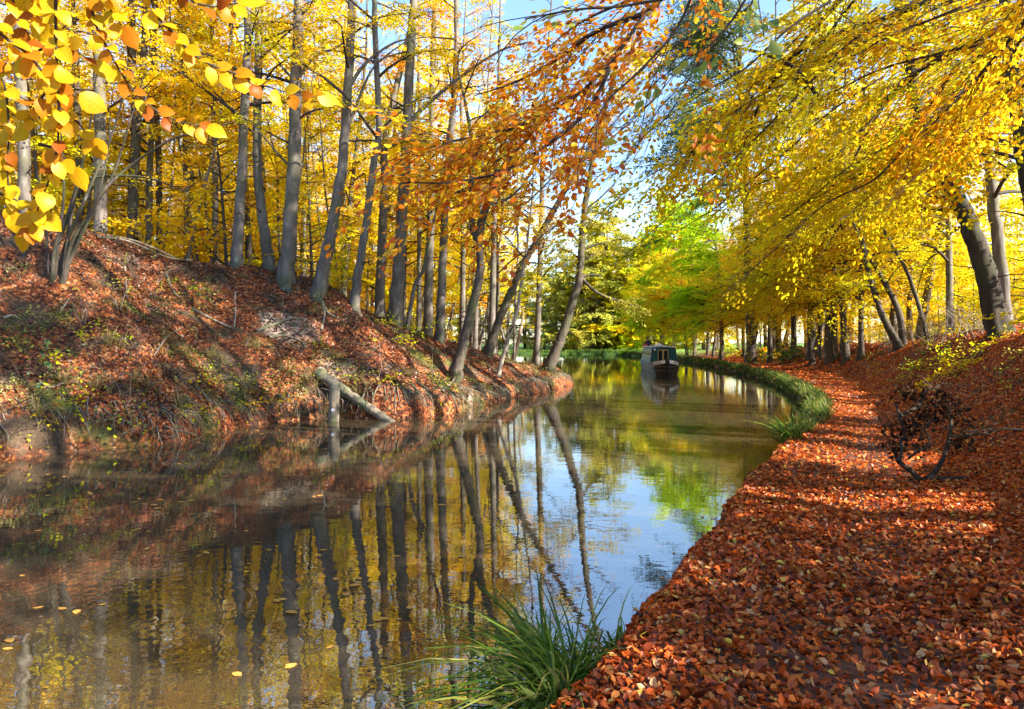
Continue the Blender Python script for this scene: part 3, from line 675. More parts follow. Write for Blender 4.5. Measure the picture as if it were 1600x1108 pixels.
# --- right bank
def at_px(px, Y): return (px - CX) * Y / F
def towards_canal(label, pts, w, height, **k):
    return px_tree(label, pts, w, height, **k)
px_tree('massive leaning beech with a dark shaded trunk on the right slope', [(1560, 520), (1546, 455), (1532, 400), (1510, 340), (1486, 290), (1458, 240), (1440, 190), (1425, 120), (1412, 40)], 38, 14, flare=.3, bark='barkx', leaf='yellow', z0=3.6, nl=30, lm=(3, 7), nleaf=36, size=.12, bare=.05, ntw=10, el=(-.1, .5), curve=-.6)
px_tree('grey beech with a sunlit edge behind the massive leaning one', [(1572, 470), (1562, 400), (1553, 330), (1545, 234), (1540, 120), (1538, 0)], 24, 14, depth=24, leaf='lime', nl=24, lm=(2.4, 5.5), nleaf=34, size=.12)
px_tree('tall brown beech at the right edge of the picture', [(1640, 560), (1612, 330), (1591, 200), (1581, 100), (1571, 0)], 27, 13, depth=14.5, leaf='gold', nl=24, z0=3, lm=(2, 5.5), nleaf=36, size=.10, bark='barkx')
px_tree('twin thin mossy stems leaning left at the foot of the slope', [(1406, 545), (1390, 515), (1374, 481), (1360, 437), (1349, 387), (1343, 347), (1338, 290)], 15, 8, bark='barkd', leaf='yellow', z0=2.5, nl=10, lm=(1.5, 3.5), nleaf=26, size=.09, name='leaning_tree',
        extra=[branch_px([(1412, 538), (1403, 484), (1378, 434), (1349, 383), (1330, 340)], 12, ntw=6, leafy=True)])
px_tree('thin dark stem slanting left above the twin mossy stems', [(1450, 520), (1421, 434), (1392, 380), (1372, 340), (1362, 290)], 9, 7, bark='barkd', leaf='yellow', z0=3, nl=8, lm=(1.2, 3), size=.09, name='leaning_tree')
for x, y, yt, w, dp, lf, lab in [
    (1302, 512, 1305, 17, 30, 'yellow', 'pale sunlit beech behind the twiggy white undergrowth'),
    (1318, 512, 1322, 13, 31, 'gold', 'darker beech close beside the pale sunlit one'),
    (1269, 515, 1265, 17, 34, 'yellow', 'dark beech where the towpath bends, left of the pale sunlit one'),
    (1282, 520, 1270, 8, 33, 'yellow', 'thin stem slanting against the dark beech at the bend'),
    (1240, 530, 1240, 12, 42, 'lime', 'shaded beech farther along the towpath bend'),
    (1216, 532, 1212, 13, 46, 'yellow', 'pale-edged beech farther along the towpath bend'),
    (1345, 520, 1352, 12, 27, 'gold', 'slim grey beech behind the twin mossy stems'),
    (1485, 500, 1475, 15, 30, 'lime', 'grey beech on the slope left of the massive leaning one')]:
    while True:
        sd, _a, _b = fields(at_px(x, dp), dp)
        if sd > 4.3 + (x % 7) * .35 or dp > 70: break
        dp += .5
    px_tree(lab, [(x, y), ((x * 2 + yt) / 3, y * .66), ((x + yt * 2) / 3, y * .33), (yt, 0)], w, random.uniform(12, 15), depth=dp, leaf=lf, bark=random.choice(['bark', 'barkd']), nl=28, z0=3.2, lm=(2.6, 6), nleaf=30, size=.14, curve=-.6, bare=.0, ntw=7)
AZC = math.radians(200)
PATHT = [variant('pathside%d' % i, random.uniform(12, 15), .2, 44, 3.7, (3.2, 6.8), 38, .13, 'yellow', AZC, 1.9, (-.05, .6), -.75, .62, 7, 'bark' if i % 2 else 'barkd', 1.4, tilt=.14) for i in range(4)]
LR = {'gold': 'golden beech arching over the far towpath', 'yellow': 'yellow beech arching over the far towpath', 'lime': 'lime yellow beech arching over the far towpath', 'orange': 'orange beech arching over the far towpath'}
rl = catmull([p for p in RIGHT[::10] if -4 < p[1] < 122], 30)
rt = norm(np.gradient(rl, axis=0)); rn = np.stack([rt[:, 1], -rt[:, 0]], -1)
cnt = 0
for _ in range(4000):
    if cnt >= 40: break
    i = random.randrange(len(rl)); off = random.choice([random.uniform(3.6, 6), random.uniform(3.6, 6), random.uniform(3.6, 7), random.uniform(6, 12)])
    p = rl[i] + rn[i] * off
    if p[1] < 37 or p[1] > 118: continue
    pxx = CX + F * p[0] / p[1]
    if pxx > 1720 or pxx < 1010: continue
    if not free(p[0], p[1], 3.2 if off > 6 else 2.9): continue
    lf = random.choices(['yellow', 'gold', 'lime', 'orange'], [4, 5, 3.4, 2])[0]
    plant_tree(random.choice(PATHT), p[0], p[1], random.uniform(-.5, .5) - .25 * (p[1] > 60), random.uniform(.85, 1.15), 'beech_tree', LR[lf], 'beeches along the far towpath', lf); cnt += 1

cnt = 0
for _ in range(3000):
    if cnt >= 60: break
    i = random.randrange(len(rl)); off = random.uniform(7.5, 24); p = rl[i] + rn[i] * off
    if p[1] < 12 or p[1] > 70 or p[0] > .74 * p[1] + 2 or not free(p[0], p[1], 1.5): continue
    lf = random.choices(['gold', 'yellow', 'lime', 'green', 'amber'], [3, 3, 3, 1, 2])[0]
    plant_tree(random.choice(YOUNG), p[0], p[1], random.uniform(0, 6.28), random.uniform(.45, .95), 'young_beech', {'gold': 'golden', 'yellow': 'yellow', 'lime': 'lime', 'green': 'green', 'amber': 'amber'}[lf] + ' leafy young beech in the undergrowth behind the right slope', 'young beeches behind the right slope', lf); cnt += 1

# --- beyond the bend
FAR = [variant('far%d' % i, random.uniform(15, 20), .24, 46, 1.0, (2.6, 6), 44, .32, 'olive', None, math.pi, (-.1, .8), -.5, .75, 7, 'barkd', 1.7) for i in range(3)]
far_spec = [(870, 136, 'olive'), (905, 134, 'lime'), (935, 137, 'olive'), (962, 134, 'olive'), (985, 138, 'yellow'), (1012, 133, 'yellow'), (1040, 134, 'gold'), (1070, 131, 'gold'), (1100, 128, 'yellow'),
            (850, 140, 'olive'), (820, 141, 'olive'), (885, 148, 'olive'), (920, 150, 'yellow'), (950, 150, 'olive'), (1000, 150, 'lime'), (1030, 152, 'gold'), (780, 145, 'olive'), (740, 145, 'yellow'), (700, 145, 'olive')]
LF = {'olive': 'pale olive willow-like tree on the far bank of the bend', 'lime': 'pale lime tree on the far bank of the bend', 'yellow': 'yellow tree on the far bank of the bend', 'gold': 'golden tree on the far bank of the bend'}
for pxx, Y, lf, sc_ in [(925, 131, 'olive', 1.35), (958, 133, 'lime', 1.45), (990, 132, 'green', 1.45), (1015, 131, 'lime', 1.4), (1045, 130, 'green', 1.35), (890, 133, 'olive', 1.25)]:
    plant_tree(random.choice(FAR), at_px(pxx, Y), Y, random.uniform(0, 6.28), sc_, 'far_bank_tree', {'olive': 'tall pale olive tree rising above the others on the far bank', 'lime': 'tall lime tree rising above the others on the far bank', 'green': 'tall fresh green tree rising above the others on the far bank'}[lf], 'tall trees on the far bank', lf)
for pxx, Y, lf in far_spec:
    plant_tree(random.choice(FAR), at_px(pxx, Y), Y, random.uniform(0, 6.28), random.uniform(.85, 1.2), 'far_bank_tree', LF[lf], 'trees on the far bank', lf)
plant_tree(variant('greencrown', 21, .28, 60, 2.0, (3.5, 7), 64, .26, 'green', None, math.pi, (0, .8), -.5, .6, 8, 'barkd', 1.6), at_px(1035, 107), 107, .4, 1.0, 'green_tree', 'bright green leafy tree beyond the boat in the sky gap', None, None)
plant_tree(variant('greenlean', 14.5, .22, 46, 3.5, (4, 7.5), 56, .16, 'green', math.pi, 1.5, (-.05, .6), -.6, .6, 8, 'barkd', 1.4, tilt=.18), 19.3, 68, 0, 1.0, 'green_tree', 'fresh green tree leaning from the right bank over the canal behind the boat', None, None)
plant_tree(variant('limelean', 12, .2, 40, 3, (3.5, 6.5), 50, .17, 'lime', math.pi, 1.5, (-.05, .6), -.6, .6, 8, 'barkd', 1.4, tilt=.18), 21.0, 88, 0, 1.0, 'green_tree', 'lime green tree leaning from the right bank beyond the fresh green one', None, None)
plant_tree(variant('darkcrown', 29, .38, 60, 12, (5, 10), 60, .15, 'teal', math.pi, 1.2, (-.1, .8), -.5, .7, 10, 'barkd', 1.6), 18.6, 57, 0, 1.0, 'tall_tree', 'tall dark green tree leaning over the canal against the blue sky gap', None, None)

# ------------------------------------------------------------------ overhanging boughs near the camera
CONN = {(9.6, 9.9), (5.5, 8.2), (8.2, 3.4), (4.6, 3.9), (6.2, 9.2)}
def bough(label, boughs, leafm, leafsize, nleaf, twn=9, sub=.4, spacing=.4, length=.55, r=None, shape=LEAF6, name='overhanging_branch', ntilt=.3, drop=.25, bare=.0, width=.38):
    """boughs: list of (points, r0, r1, leafy share)"""
    bl = []; Tw = Tubes(); SP, SD = [], []
    for pts, r0, r1, leafy in boughs:
        nc = 5 * sum(1 for q in pts[:2] if len(pts) > 4 and (tuple(np.round(q[:2], 3)) in CONN))
        P = catmull(pts, 5); T = Tubes(); T.add(P, np.linspace(r0, r1, len(P)), 7, .1); bl.append(T)
        P = P[nc:]; ln = float(np.sum(np.linalg.norm(np.diff(P, axis=0), axis=1)))
        s, d = [], []
        dress(Tw, s, d, P, ln, max(r0 * .6, .012), int(twn * ln / 2.5), sub=sub / max(1, ln / 2.5) ** .5, spacing=spacing, from_=.12, drop=drop)
        for a, b in zip(s, d):
            if random.random() < leafy: SP.append(a); SD.append(b)
    org = np.asarray(boughs[0][0][0], float)
    root = empty(name, org); tag(root, label, 'branch')
    for T in bl: link('bough', T.mesh('bough', M['twig'], org), root)
    if SP:
        L = Leaves(); sprays(L, SP, SD, nleaf, length, leafsize, ntilt, width)
        link('foliage', crown_mesh('bough_leaves', Tw, L, M[leafm], org, shape), root)
    elif Tw.n: link('twig', Tw.mesh('twig', M['twig'], org), root)
    return root
HB = (9.6, 9.9)
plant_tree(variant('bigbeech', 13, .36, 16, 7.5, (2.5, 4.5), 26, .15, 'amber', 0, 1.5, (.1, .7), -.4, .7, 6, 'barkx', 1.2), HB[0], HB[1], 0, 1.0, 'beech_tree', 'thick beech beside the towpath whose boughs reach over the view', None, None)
def HBP(z): return [np.array([HB[0], HB[1], z])]
def PX(*l): return [W(*p) for p in l]
# copper bough hanging over the middle of the canal
bough('copper orange beech branch hanging over the middle of the canal',
      [([np.array([HB[0], HB[1], 7.0]), np.array([5.5, 8.2, 7.4])] + PX((1180, -260, 6.6), (1090, -60, 6.6), (1010, 20, 6.5), (960, 90, 6.4), (900, 150, 6.3), (830, 190, 6.2), (760, 210, 6.1), (690, 225, 6.0), (620, 250, 6.0)), .026, .005, .95),
       (PX((1010, 20, 6.5), (930, 50, 6.7), (860, 100, 6.9), (800, 130, 7.0), (740, 150, 7.0)), .025, .005, .9),
       (PX((960, 90, 6.4), (920, 170, 6.2), (850, 230, 6.0), (780, 270, 5.9), (700, 285, 5.9), (640, 285, 5.9)), .02, .005, .8),
       (PX((1050, -20, 6.5), (960, 10, 7.2), (900, 40, 7.6), (850, 80, 7.8)), .02, .005, .8)],
      'copper', .066, 22, 18, .5, .30, .55, ntilt=.2)
# green-lime leaves hanging near the sky gap
bough('sparse lime green leaves on twigs hanging in front of the sky gap',
      [([np.array([8.2, 3.4, 4.6]), np.array([4.6, 3.9, 5.0])] + PX((1300, -200, 4.4), (1150, -40, 4.2), (1000, 5, 4.0), (900, 15, 3.9), (820, 30, 3.9)), .015, .004, .35),
       (PX((1240, -150, 4.4), (1170, -10, 4.4), (1120, 60, 4.4), (1070, 95, 4.4)), .012, .003, .45),
       (PX((1100, -60, 4.2), (1060, 40, 4.2), (1000, 110, 4.2), (940, 170, 4.2), (930, 240, 4.2)), .010, .003, .4)],
      'linden', .085, 5, 7, .3, .4, .35, width=.45)
# dark boughs sweeping down over the right
bough('long dark boughs with yellow-green leaves sweeping down over the towpath',
      [(HBP(6.8) + PX((1720, -160, 9.5), (1600, 10, 10), (1540, 55, 10.3), (1480, 85, 10.5), (1410, 130, 10.8), (1345, 205, 11), (1280, 260, 11.2), (1190, 285, 11.5), (1120, 330, 11.8)), .06, .008, .75),
       (HBP(7.6) + PX((1440, -160, 9.5), (1330, -20, 9.6), (1260, 60, 9.8), (1200, 140, 10), (1172, 200, 10.1), (1150, 270, 10.2)), .045, .007, .6),
       (HBP(6.2) + PX((1600, -120, 9), (1450, 0, 9.2), (1340, 40, 9.3), (1250, 80, 9.5), (1170, 140, 9.8), (1110, 200, 10), (1065, 260, 10.2)), .04, .006, .7),
       (PX((1500, 95, 10.5), (1450, 170, 11), (1400, 240, 11.4), (1330, 280, 11.8), (1240, 330, 12.2), (1150, 400, 12.6)), .03, .006, .8),
       (HBP(5.6) + PX((1640, 40, 10), (1560, 130, 10.6), (1500, 200, 11), (1420, 260, 11.5), (1330, 330, 12)), .03, .006, .85),
       (HBP(7.2) + [np.array([6.2, 9.2, 7.6])] + PX((1250, -60, 9), (1160, 20, 9), (1090, 50, 9.1), (1030, 90, 9.2)), .03, .006, .3)],
      'yellow', .075, 32, 17, .55, .33, .85, drop=.12, ntilt=.14)
gap = []
for k in range(11):
    x, y = random.uniform(1000, 1180), random.uniform(-60, 120); dp = random.uniform(9, 14); pts = [(x, y, dp)]
    for q in range(5): pts.append((pts[-1][0] - random.uniform(15, 55), pts[-1][1] + random.uniform(18, 62), dp))
    gap.append((PX(*pts), random.uniform(.008, .015), .002, .12))
for k in range(9):
    x, y = random.uniform(700, 860), random.uniform(300, 430); dp = random.uniform(20, 27); pts = [(x, y, dp)]
    for q in range(5): pts.append((pts[-1][0] + random.uniform(15, 45), pts[-1][1] - random.uniform(10, 50), dp))
    gap.append((PX(*pts), random.uniform(.02, .035), .004, .3))
bough('fine dark twigs with a few copper leaves crossing the blue sky gap', gap, 'copper', .085, 10, 24, .5, .5, .5, drop=.1)
extra_b = []
for k in range(20):
    x, y = random.uniform(1230, 1660), random.uniform(-90, 190); dp = random.uniform(8.5, 15); ln = random.uniform(220, 460); sl = random.uniform(.35, .95)
    pts = [(x, y, dp)]
    for q in range(5):
        pts.append((pts[-1][0] - ln / 5, pts[-1][1] + ln / 5 * sl * random.uniform(.6, 1.4), dp + .15 * q))
    extra_b.append((PX(*pts), random.uniform(.012, .022), .003, random.choice([.15, .4, .7])))
bough('many thin dark twigs with scattered yellow-green leaves drooping across the right canopy', extra_b, 'lime', .07, 18, 15, .5, .4, .6, drop=.2, ntilt=.15)
bough('broken crooked bare branch dangling above the towpath bend',
      [(PX((1170, 78, 9.5), (1205, 88, 9.4), (1240, 105, 9.3), (1262, 128, 9.3), (1280, 155, 9.3)), .02, .03, 0)], 'yellow', .08, 1, 1, .2)
bough('gold leafy boughs spreading across the upper right corner',
      [(HBP(7.9) + PX((1780, -300, 8), (1680, -80, 8.5), (1580, 60, 9), (1500, 150, 9.4), (1440, 210, 9.8)), .06, .008, .8),
       (HBP(6.5) + PX((1700, -120, 8), (1600, -40, 8.3), (1480, 20, 8.6), (1370, 60, 9)), .035, .006, .8),
       (HBP(5.9) + PX((1760, 20, 9), (1650, 100, 9.5), (1560, 160, 10), (1480, 210, 10.5), (1400, 260, 11)), .035, .006, .8),],
      'amber', .075, 28, 18, .55, .33, .85, drop=.12, ntilt=.14)
# close yellow leaves, upper left: each leaf seated on its twig
def veins(m):
    # side veins run forward from the midrib: a chevron pattern in each leaf's own coordinates
    nd, lk = m.node_tree.nodes, m.node_tree.links
    uv = nd.new('ShaderNodeUVMap'); uv.uv_map = 'leaf'; sp = nd.new('ShaderNodeSeparateXYZ'); lk.new(uv.outputs[0], sp.inputs[0])
    def mt(op, a, b):
        n = nd.new('ShaderNodeMath'); n.operation = op
        for i, v in enumerate((a, b)):
            if v is None: continue
            if isinstance(v, (int, float)): n.inputs[i].default_value = v
            else: lk.new(v, n.inputs[i])
        return n.outputs[0]
    ay = mt('ABSOLUTE', sp.outputs[1], None)
    ph = mt('MULTIPLY', mt('SUBTRACT', sp.outputs[0], mt('MULTIPLY', ay, .8)), 62.0)
    vn = mt('POWER', mt('MULTIPLY_ADD', mt('SINE', ph, None), .5), 5.0)
    n = vn.node.inputs[0].links[0].from_node; n.inputs[2].default_value = .5
    rib = nd.new('ShaderNodeMapRange'); rib.inputs[1].default_value = .004; rib.inputs[2].default_value = .018; rib.inputs[3].default_value = 1; rib.inputs[4].default_value = 0; lk.new(ay, rib.inputs[0])
    nz = nd.new('ShaderNodeTexNoise'); nz.inputs['Scale'].default_value = 70; nz.inputs['Detail'].default_value = 4
    mr = nd.new('ShaderNodeMapRange'); mr.inputs[1].default_value = .60; mr.inputs[2].default_value = .70; lk.new(nz.outputs[0], mr.inputs[0])
    f = mt('MAXIMUM', mt('MULTIPLY', vn, .38), mt('MAXIMUM', mt('MULTIPLY', rib.outputs[0], .5), mt('MULTIPLY', mr.outputs[0], .45)))
    rp = [x for x in nd if x.type == 'VALTORGB'][0]
    mx = nd.new('ShaderNodeMix'); mx.data_type = 'RGBA'; mx.blend_type = 'MULTIPLY'; lk.new(f, mx.inputs[0]); lk.new(rp.outputs[0], mx.inputs[6]); mx.inputs[7].default_value = (.55, .32, .2, 1)
    for x in nd:
        if x.type in ('BSDF_DIFFUSE', 'BSDF_TRANSLUCENT'): lk.new(mx.outputs[2], x.inputs[0])
def near_branch():
    tw = [[(225, -120), (240, 10), (277, 57), (300, 83), (333, 103), (373, 117), (410, 133), (460, 147), (492, 152)],
          [(130, -100), (145, 20), (165, 70), (200, 130), (228, 160), (262, 183), (318, 200)],
          [(84, -120), (87, 0), (88, 80), (92, 180), (86, 250), (62, 320), (45, 360)],
          [(20, -100), (24, 20), (60, 60), (110, 75), (140, 95)],
          [(-20, 100), (6, 130), (14, 200), (12, 270), (22, 330)],
          [(-30, 20), (10, 60), (50, 90), (80, 130), (120, 150)],
          [(88, 60), (60, 80), (30, 95), (0, 110)],
          [(92, 170), (120, 190), (140, 215)],
          [(300, -80), (290, -10), (330, 10), (370, 5)],
          [(90, 120), (60, 160), (40, 190)], [(180, -60), (170, 5), (190, 40)], [(50, -60), (52, 5), (60, 30)],
          [(60, 225), (90, 235), (110, 260)], [(-10, 300), (20, 310), (60, 335)]]
    T = Tubes(); L = Leaves()
    main = [np.array([1.6, -1.6, 3.9]), np.array([.6, .4, 4.5]), W(500, -420, 1.9), W(300, -330, 2.0), W(120, -300, 2.1), W(-60, -300, 2.2)]
    T.add(catmull(main, 6), np.linspace(.03, .012, 31), 7)
    mk = [('bough', T)]
    cs, As, Ns, S = [], [], [], []
    for i, t in enumerate(tw):
        dep = 2.0 + .22 * math.sin(i * 2.1)
        pts = [W(x, y, dep + .03 * k) for k, (x, y) in enumerate(t)]
        if t[0][1] < -50: pts = [pts[0] + np.array([.02, 0, .45])] + pts
        P = catmull(pts, 8)
        T = Tubes(); T.add(P, np.linspace(.005, .0016, len(P)), 5); mk.append(('twig', T))
        cum = np.concatenate([[0], np.cumsum(np.linalg.norm(np.diff(P, axis=0), axis=1))])
        s = .02; side = 1
        while s < cum[-1]:
            j = min(int(np.searchsorted(cum, s)), len(P) - 2); p = P[j]
            d = norm(P[min(j + 1, len(P) - 1)] - P[j - 1 if j else 0])
            scr = np.array([d[0], 0, d[2]])
            ang = side * random.uniform(.5, 1.2)
            a = np.array([scr[0] * math.cos(ang) - scr[2] * math.sin(ang), random.uniform(-.35, .35), scr[0] * math.sin(ang) + scr[2] * math.cos(ang)])
            a[2] -= .45; a = norm(a)
            sz = random.uniform(.036, .062)
            cs.append(p + a * sz * .55); As.append(a); S.append(sz)
            Ns.append(np.array([random.gauss(.6, .45), -.8, random.gauss(.45, .45)]))
            s += random.uniform(.016, .032); side = -side
        a = norm(P[-1] - P[-3]); cs.append(P[-1] + a * .04); As.append(a + np.array([0, 0, -.2])); S.append(.075); Ns.append(np.array([.1, -1, .3]))
    L.add(cs, As, Ns, np.array(S))
    org = main[0]
    root = empty('overhanging_branch', org); tag(root, 'close beech twigs with large backlit yellow leaves hanging at upper left', 'branch')
    for nm, t in mk: link(nm, t.mesh('near_' + nm, M['twig'], org), root)
    me = L.mesh('near_leaves', M['near'], org, LEAFN, (.95, 1.25), (.3, 1.4), smooth=True)
    uv = me.uv_layers.new(name='leaf'); vi = np.zeros(len(me.loops), np.int32); me.loops.foreach_get('vertex_index', vi)
    uv.data.foreach_set('uv', LEAFN[0][vi % len(LEAFN[0])][:, :2].astype(np.float32).ravel())
    veins(M['near'])
    link('leaves', me, root)
near_branch()

# --- unseen trees added to shade path and bank; one also carries a bough
SHADEHI = [variant('shadehi%d' % i, 20.5, .24, 30, 12.5, (3, 5.5), 26, .17, 'amber', None, math.pi, (-.1, .5), -.4, .7, 6, 'barkd', 1.3) for i in range(2)]  # crowns start high to shade the bank but leave the boughs sunlit
SHADE = [variant('shade%d' % i, 13.5, .26, 38, 3.0, (3, 6), 34, .19, 'yellow', None, math.pi, (-.05, .6), -.5, .7, 6, 'barkd', 1.3) for i in range(2)]
for x, y, sc in [(16.5, 10.5, 1.05), (19.5, 8.5, 1.2), (18.5, 2.5, 1.15), (23, 6, 1.3), (24, 12.5, 1.3), (12.5, 13, .95), (20.5, 15, 1.2), (16, 1, 1.1), (9.5, 1.2, .6), (7, -6.5, .6), (12.5, -1.8, .66), (10.5, -5.5, .62), (8.2, 3.4, .5)]:
    plant_tree(random.choice(SHADEHI if sc > .9 else SHADE), x, y, random.uniform(0, 6.28), sc, 'beech_tree', 'unseen beech added on the right slope to shade the near towpath and left bank', 'unseen shade beeches beside the near towpath', 'yellow')

for x, y, sc in [(7.6, 7.2, .8), (9.4, 10.6, .85), (11.8, 13.6, .85), (8.6, 5.6, .9)]:  # unseen young trees added between the sun and the towpath for shade
    plant_tree(random.choice(YOUNG), x, y, random.uniform(0, 6.28), sc, 'young_beech', 'unseen young beech added on the right slope to shade the near towpath', 'unseen young shade beeches beside the near towpath', 'yellow')
# ------------------------------------------------------------------ the many-stemmed hazel on the left bank
def hazel():
    q = hit(88, 438); Yb = q[1]; T = Tubes(); Tw = Tubes()
    stems = [[(80, 440), (84, 400), (95, 350), (100, 290), (96, 220), (90, 150)], [(84, 440), (90, 390), (108, 330), (125, 270), (140, 200), (150, 120)],
             [(88, 441), (100, 390), (125, 330), (150, 270), (175, 210), (192, 150), (200, 90)], [(92, 440), (112, 380), (140, 335), (160, 300), (200, 262), (260, 222), (312, 206), (368, 190)],
             [(95, 438), (120, 370), (150, 320), (178, 270), (200, 200), (225, 120)], [(76, 438), (74, 390), (70, 340), (60, 280), (52, 220)],
             [(100, 400), (112, 330), (124, 285), (150, 277), (205, 275), (245, 282), (290, 300)], [(90, 438), (112, 400), (135, 352), (150, 318), (168, 240), (172, 180)]]
    for i, s in enumerate(stems):
        P = catmull([W(x, y, Yb + random.uniform(-.15, .15) * (k > 0)) - (np.array([0, 0, .3]) if k == 0 else 0) for k, (x, y) in enumerate(s)], 5)
        r = random.uniform(.03, .055); T = Tubes(); T.add(P, np.linspace(r, r * .22, len(P)), 7, .12)
        dress(T, [], [], P, 2.5, .02, 6, sub=.4)
        if i == 0: root = empty('hazel', q); tag(root, 'many-stemmed mossy hazel fanning out near the top of the left bank', 'shrub')
        link('stem', T.mesh('hazel_stem', M['barkd'], q), root)
hazel()

# ------------------------------------------------------------------ post, log, sticks, roots
def px_log(name, label, cat, pts, w0, w1, mat, lift=.0, k=10, cap=True, depth=None, group=None):
    q = [hit(*p) if depth is None else W(p[0], p[1], depth) for p in pts]
    P = catmull(np.array(q) + np.array([0, 0, lift]), 5); Yb = P[0, 1]
    T = Tubes(); T.add(P, np.linspace(w0 * .5 * Yb / F, w1 * .5 * Yb / F, len(P)), k, .12, cap)
    o = link(name, T.mesh(name, M[mat], P[0]), None, P[0]); tag(o, label, cat, group); return o
def root_fringe():
    T = Tubes()
    for (ax, ay), (bx, by) in zip(LEFT[:-1], LEFT[1:]):
        if not 11 < ay < 37: continue
        m_ = int(np.hypot(bx - ax, by - ay) * 14) + 1
        for _ in range(m_):
            f = random.random(); x, y = ax + (bx - ax) * f, ay + (by - ay) * f
            nx, ny = -(by - ay), bx - ax; l_ = math.hypot(nx, ny); nx, ny = nx / l_, ny / l_
            o_ = random.uniform(.05, .5); p = np.array([x + nx * o_, y + ny * o_, 0.]); p[2] = float(ground(p[0], p[1])) + .03
            q = np.array([x - nx * random.uniform(-.1, .22) + random.gauss(0, .12), y - ny * random.uniform(-.1, .22) + random.gauss(0, .12), random.uniform(-.05, .25)])
            mid = (p + q) / 2 + np.array([-nx * .1 + random.gauss(0, .05), -ny * .1 + random.gauss(0, .05), random.uniform(.0, .16)])
            T.add(catmull([p, mid, q], 4), np.linspace(random.uniform(.006, .02), .003, 9), 4, .2)
    tag(link('root_fringe', T.mesh('root_fringe', M['deadwood'])), 'tangle of bare roots and dead stalks hanging over the left water edge', 'roots', None, 'stuff')
root_fringe()
def post():
    Y = 18.6; b = W(521, 657, Y); t = W(523, 598, Y)
    root = empty('mooring_post', b); tag(root, 'weathered round wooden post standing in the shallow water', 'post')
    T = Tubes(); P = np.array([b - [0, 0, .6], b, b * .5 + t * .5, t - [0, 0, .05], t]); T.add(P, [.138, .136, .134, .13, .085], 14, .05, True)
    link('shaft', T.mesh('shaft', M['deadwood'], b), root)
    c = W(520, 641, Y - .153); s = .045
    an = np.linspace(0, 2 * math.pi, 9)[:-1]
    V = [c + [0, -.004, 0]] + [c + np.array([s * math.cos(a) * (1 + .25 * math.sin(3 * a)), 0, s * .9 * math.sin(a)]) for a in an]
    V2 = [v + np.array([0, .02, 0]) for v in V[1:]]
    me = bpy.data.meshes.new('tag'); me.from_pydata([tuple(v - b) for v in V + V2], [], [(0, i + 1, (i + 1) % 8 + 1) for i in range(8)] + [(i + 1, i + 9, (i + 1) % 8 + 9, (i + 1) % 8 + 1) for i in range(8)])
    me.materials.append(simple('white_paint', (.75, .75, .78))); link('white_tag', me, root)
post()
Yl = 18.9
qL = hit(500, 584)[1] - .1; Yl = 18.85
T = Tubes(); P = catmull([W(497, 582, qL), W(530, 606, qL * .66 + Yl * .34), W(570, 633, qL * .32 + Yl * .68), W(606, 657, Yl), W(622, 670, Yl - .35)], 7); T.add(P, np.linspace(.16, .085, len(P)) * (1 + .12 * np.sin(np.arange(len(P)) * 1.7)), 14, .34, True)
o = link('fallen_log', T.mesh('fallen_log', M['deadwood'], P[0]), None, P[0]); tag(o, 'grey timber log sloping from the bank down into the water', 'log')
sticks = [([(150, 372), (200, 380), (260, 372), (300, 385)], 5, 'deadwood', 'pale fallen branch along the top of the left bank'),
          ([(165, 366), (220, 372), (280, 378)], 4, 'deadwood', 'thin fallen branch just above the pale one on the bank top'),
          ([(195, 420), (197, 445), (198, 470)], 3, 'pale', 'short pale stick standing out of the leaves below the bank top'),
          ([(300, 485), (330, 500), (355, 512), (380, 520)], 5, 'deadwood', 'bent brown root branch on the bank beside the pale earth'),
          ([(367, 460), (368, 490), (366, 515)], 3, 'pale', 'straight pale stick hanging down beside the pale earth'),
          ([(260, 430), (268, 455), (280, 470)], 4, 'deadwood', 'short brown stick on the shaded middle of the bank'),
          ([(5, 500), (20, 498), (28, 502)], 5, 'pale', 'pale stick end at the left edge of the bank'),
          ([(95, 490), (103, 480), (108, 470)], 3, 'pale', 'small leaning pale twig below the hazel'),
          ([(240, 560), (262, 530), (285, 515)], 2.5, 'pale', 'thin pale stalk slanting over the brambles'),
          ([(502, 520), (507, 495), (505, 472)], 4, 'pale', 'pale upright stem below the pale-footed beech'),
          ([(430, 545), (470, 520), (510, 498)], 2.5, 'twig', 'long dark twig slanting over the slipped earth'),
          ([(60, 600), (80, 610), (110, 600), (130, 612)], 3, 'deadwood', 'bent stalk lying low on the bank at left'),
          ([(1500, 470), (1530, 505), (1545, 515)], 4, 'pale', 'pale branch lying against the foot of the massive beech'),
          ([(1455, 485), (1470, 505), (1490, 520)], 3, 'pale', 'pair-like pale broken twig on the right slope'),
          ([(1600, 676), (1560, 676), (1500, 680)], 4, 'deadwood', 'long thin branch across the leaves at the right edge')]
for pts, w, mt, lab in sticks:
    q = [hit(*p) for p in pts]
    if any(v is None for v in q): continue
    px_log('dead_stick', lab, 'stick', pts, w, w * .6, mt, .04, 6, False, group='dead sticks on the banks')
# roots laid bare where the bank slipped
for pts, lab in [([(400, 520), (430, 508), (462, 500), (490, 515)], 'pale bare root across the slipped earth, upper one'), ([(420, 530), (445, 528), (470, 535), (480, 548)], 'pale bare root across the slipped earth, lower one'),
                 ([(500, 470), (512, 490), (530, 500)], 'root curling from the pale-footed beech'), ([(690, 615), (705, 600), (712, 590)], 'root of the gnarled tree above the water')]:
    q = [hit(*p) for p in pts]
    if any(v is None for v in q): continue
    px_log('bare_root', lab, 'root', pts, 6, 2.5, 'deadwood', .03, 7, False, group='bare roots on the left bank')

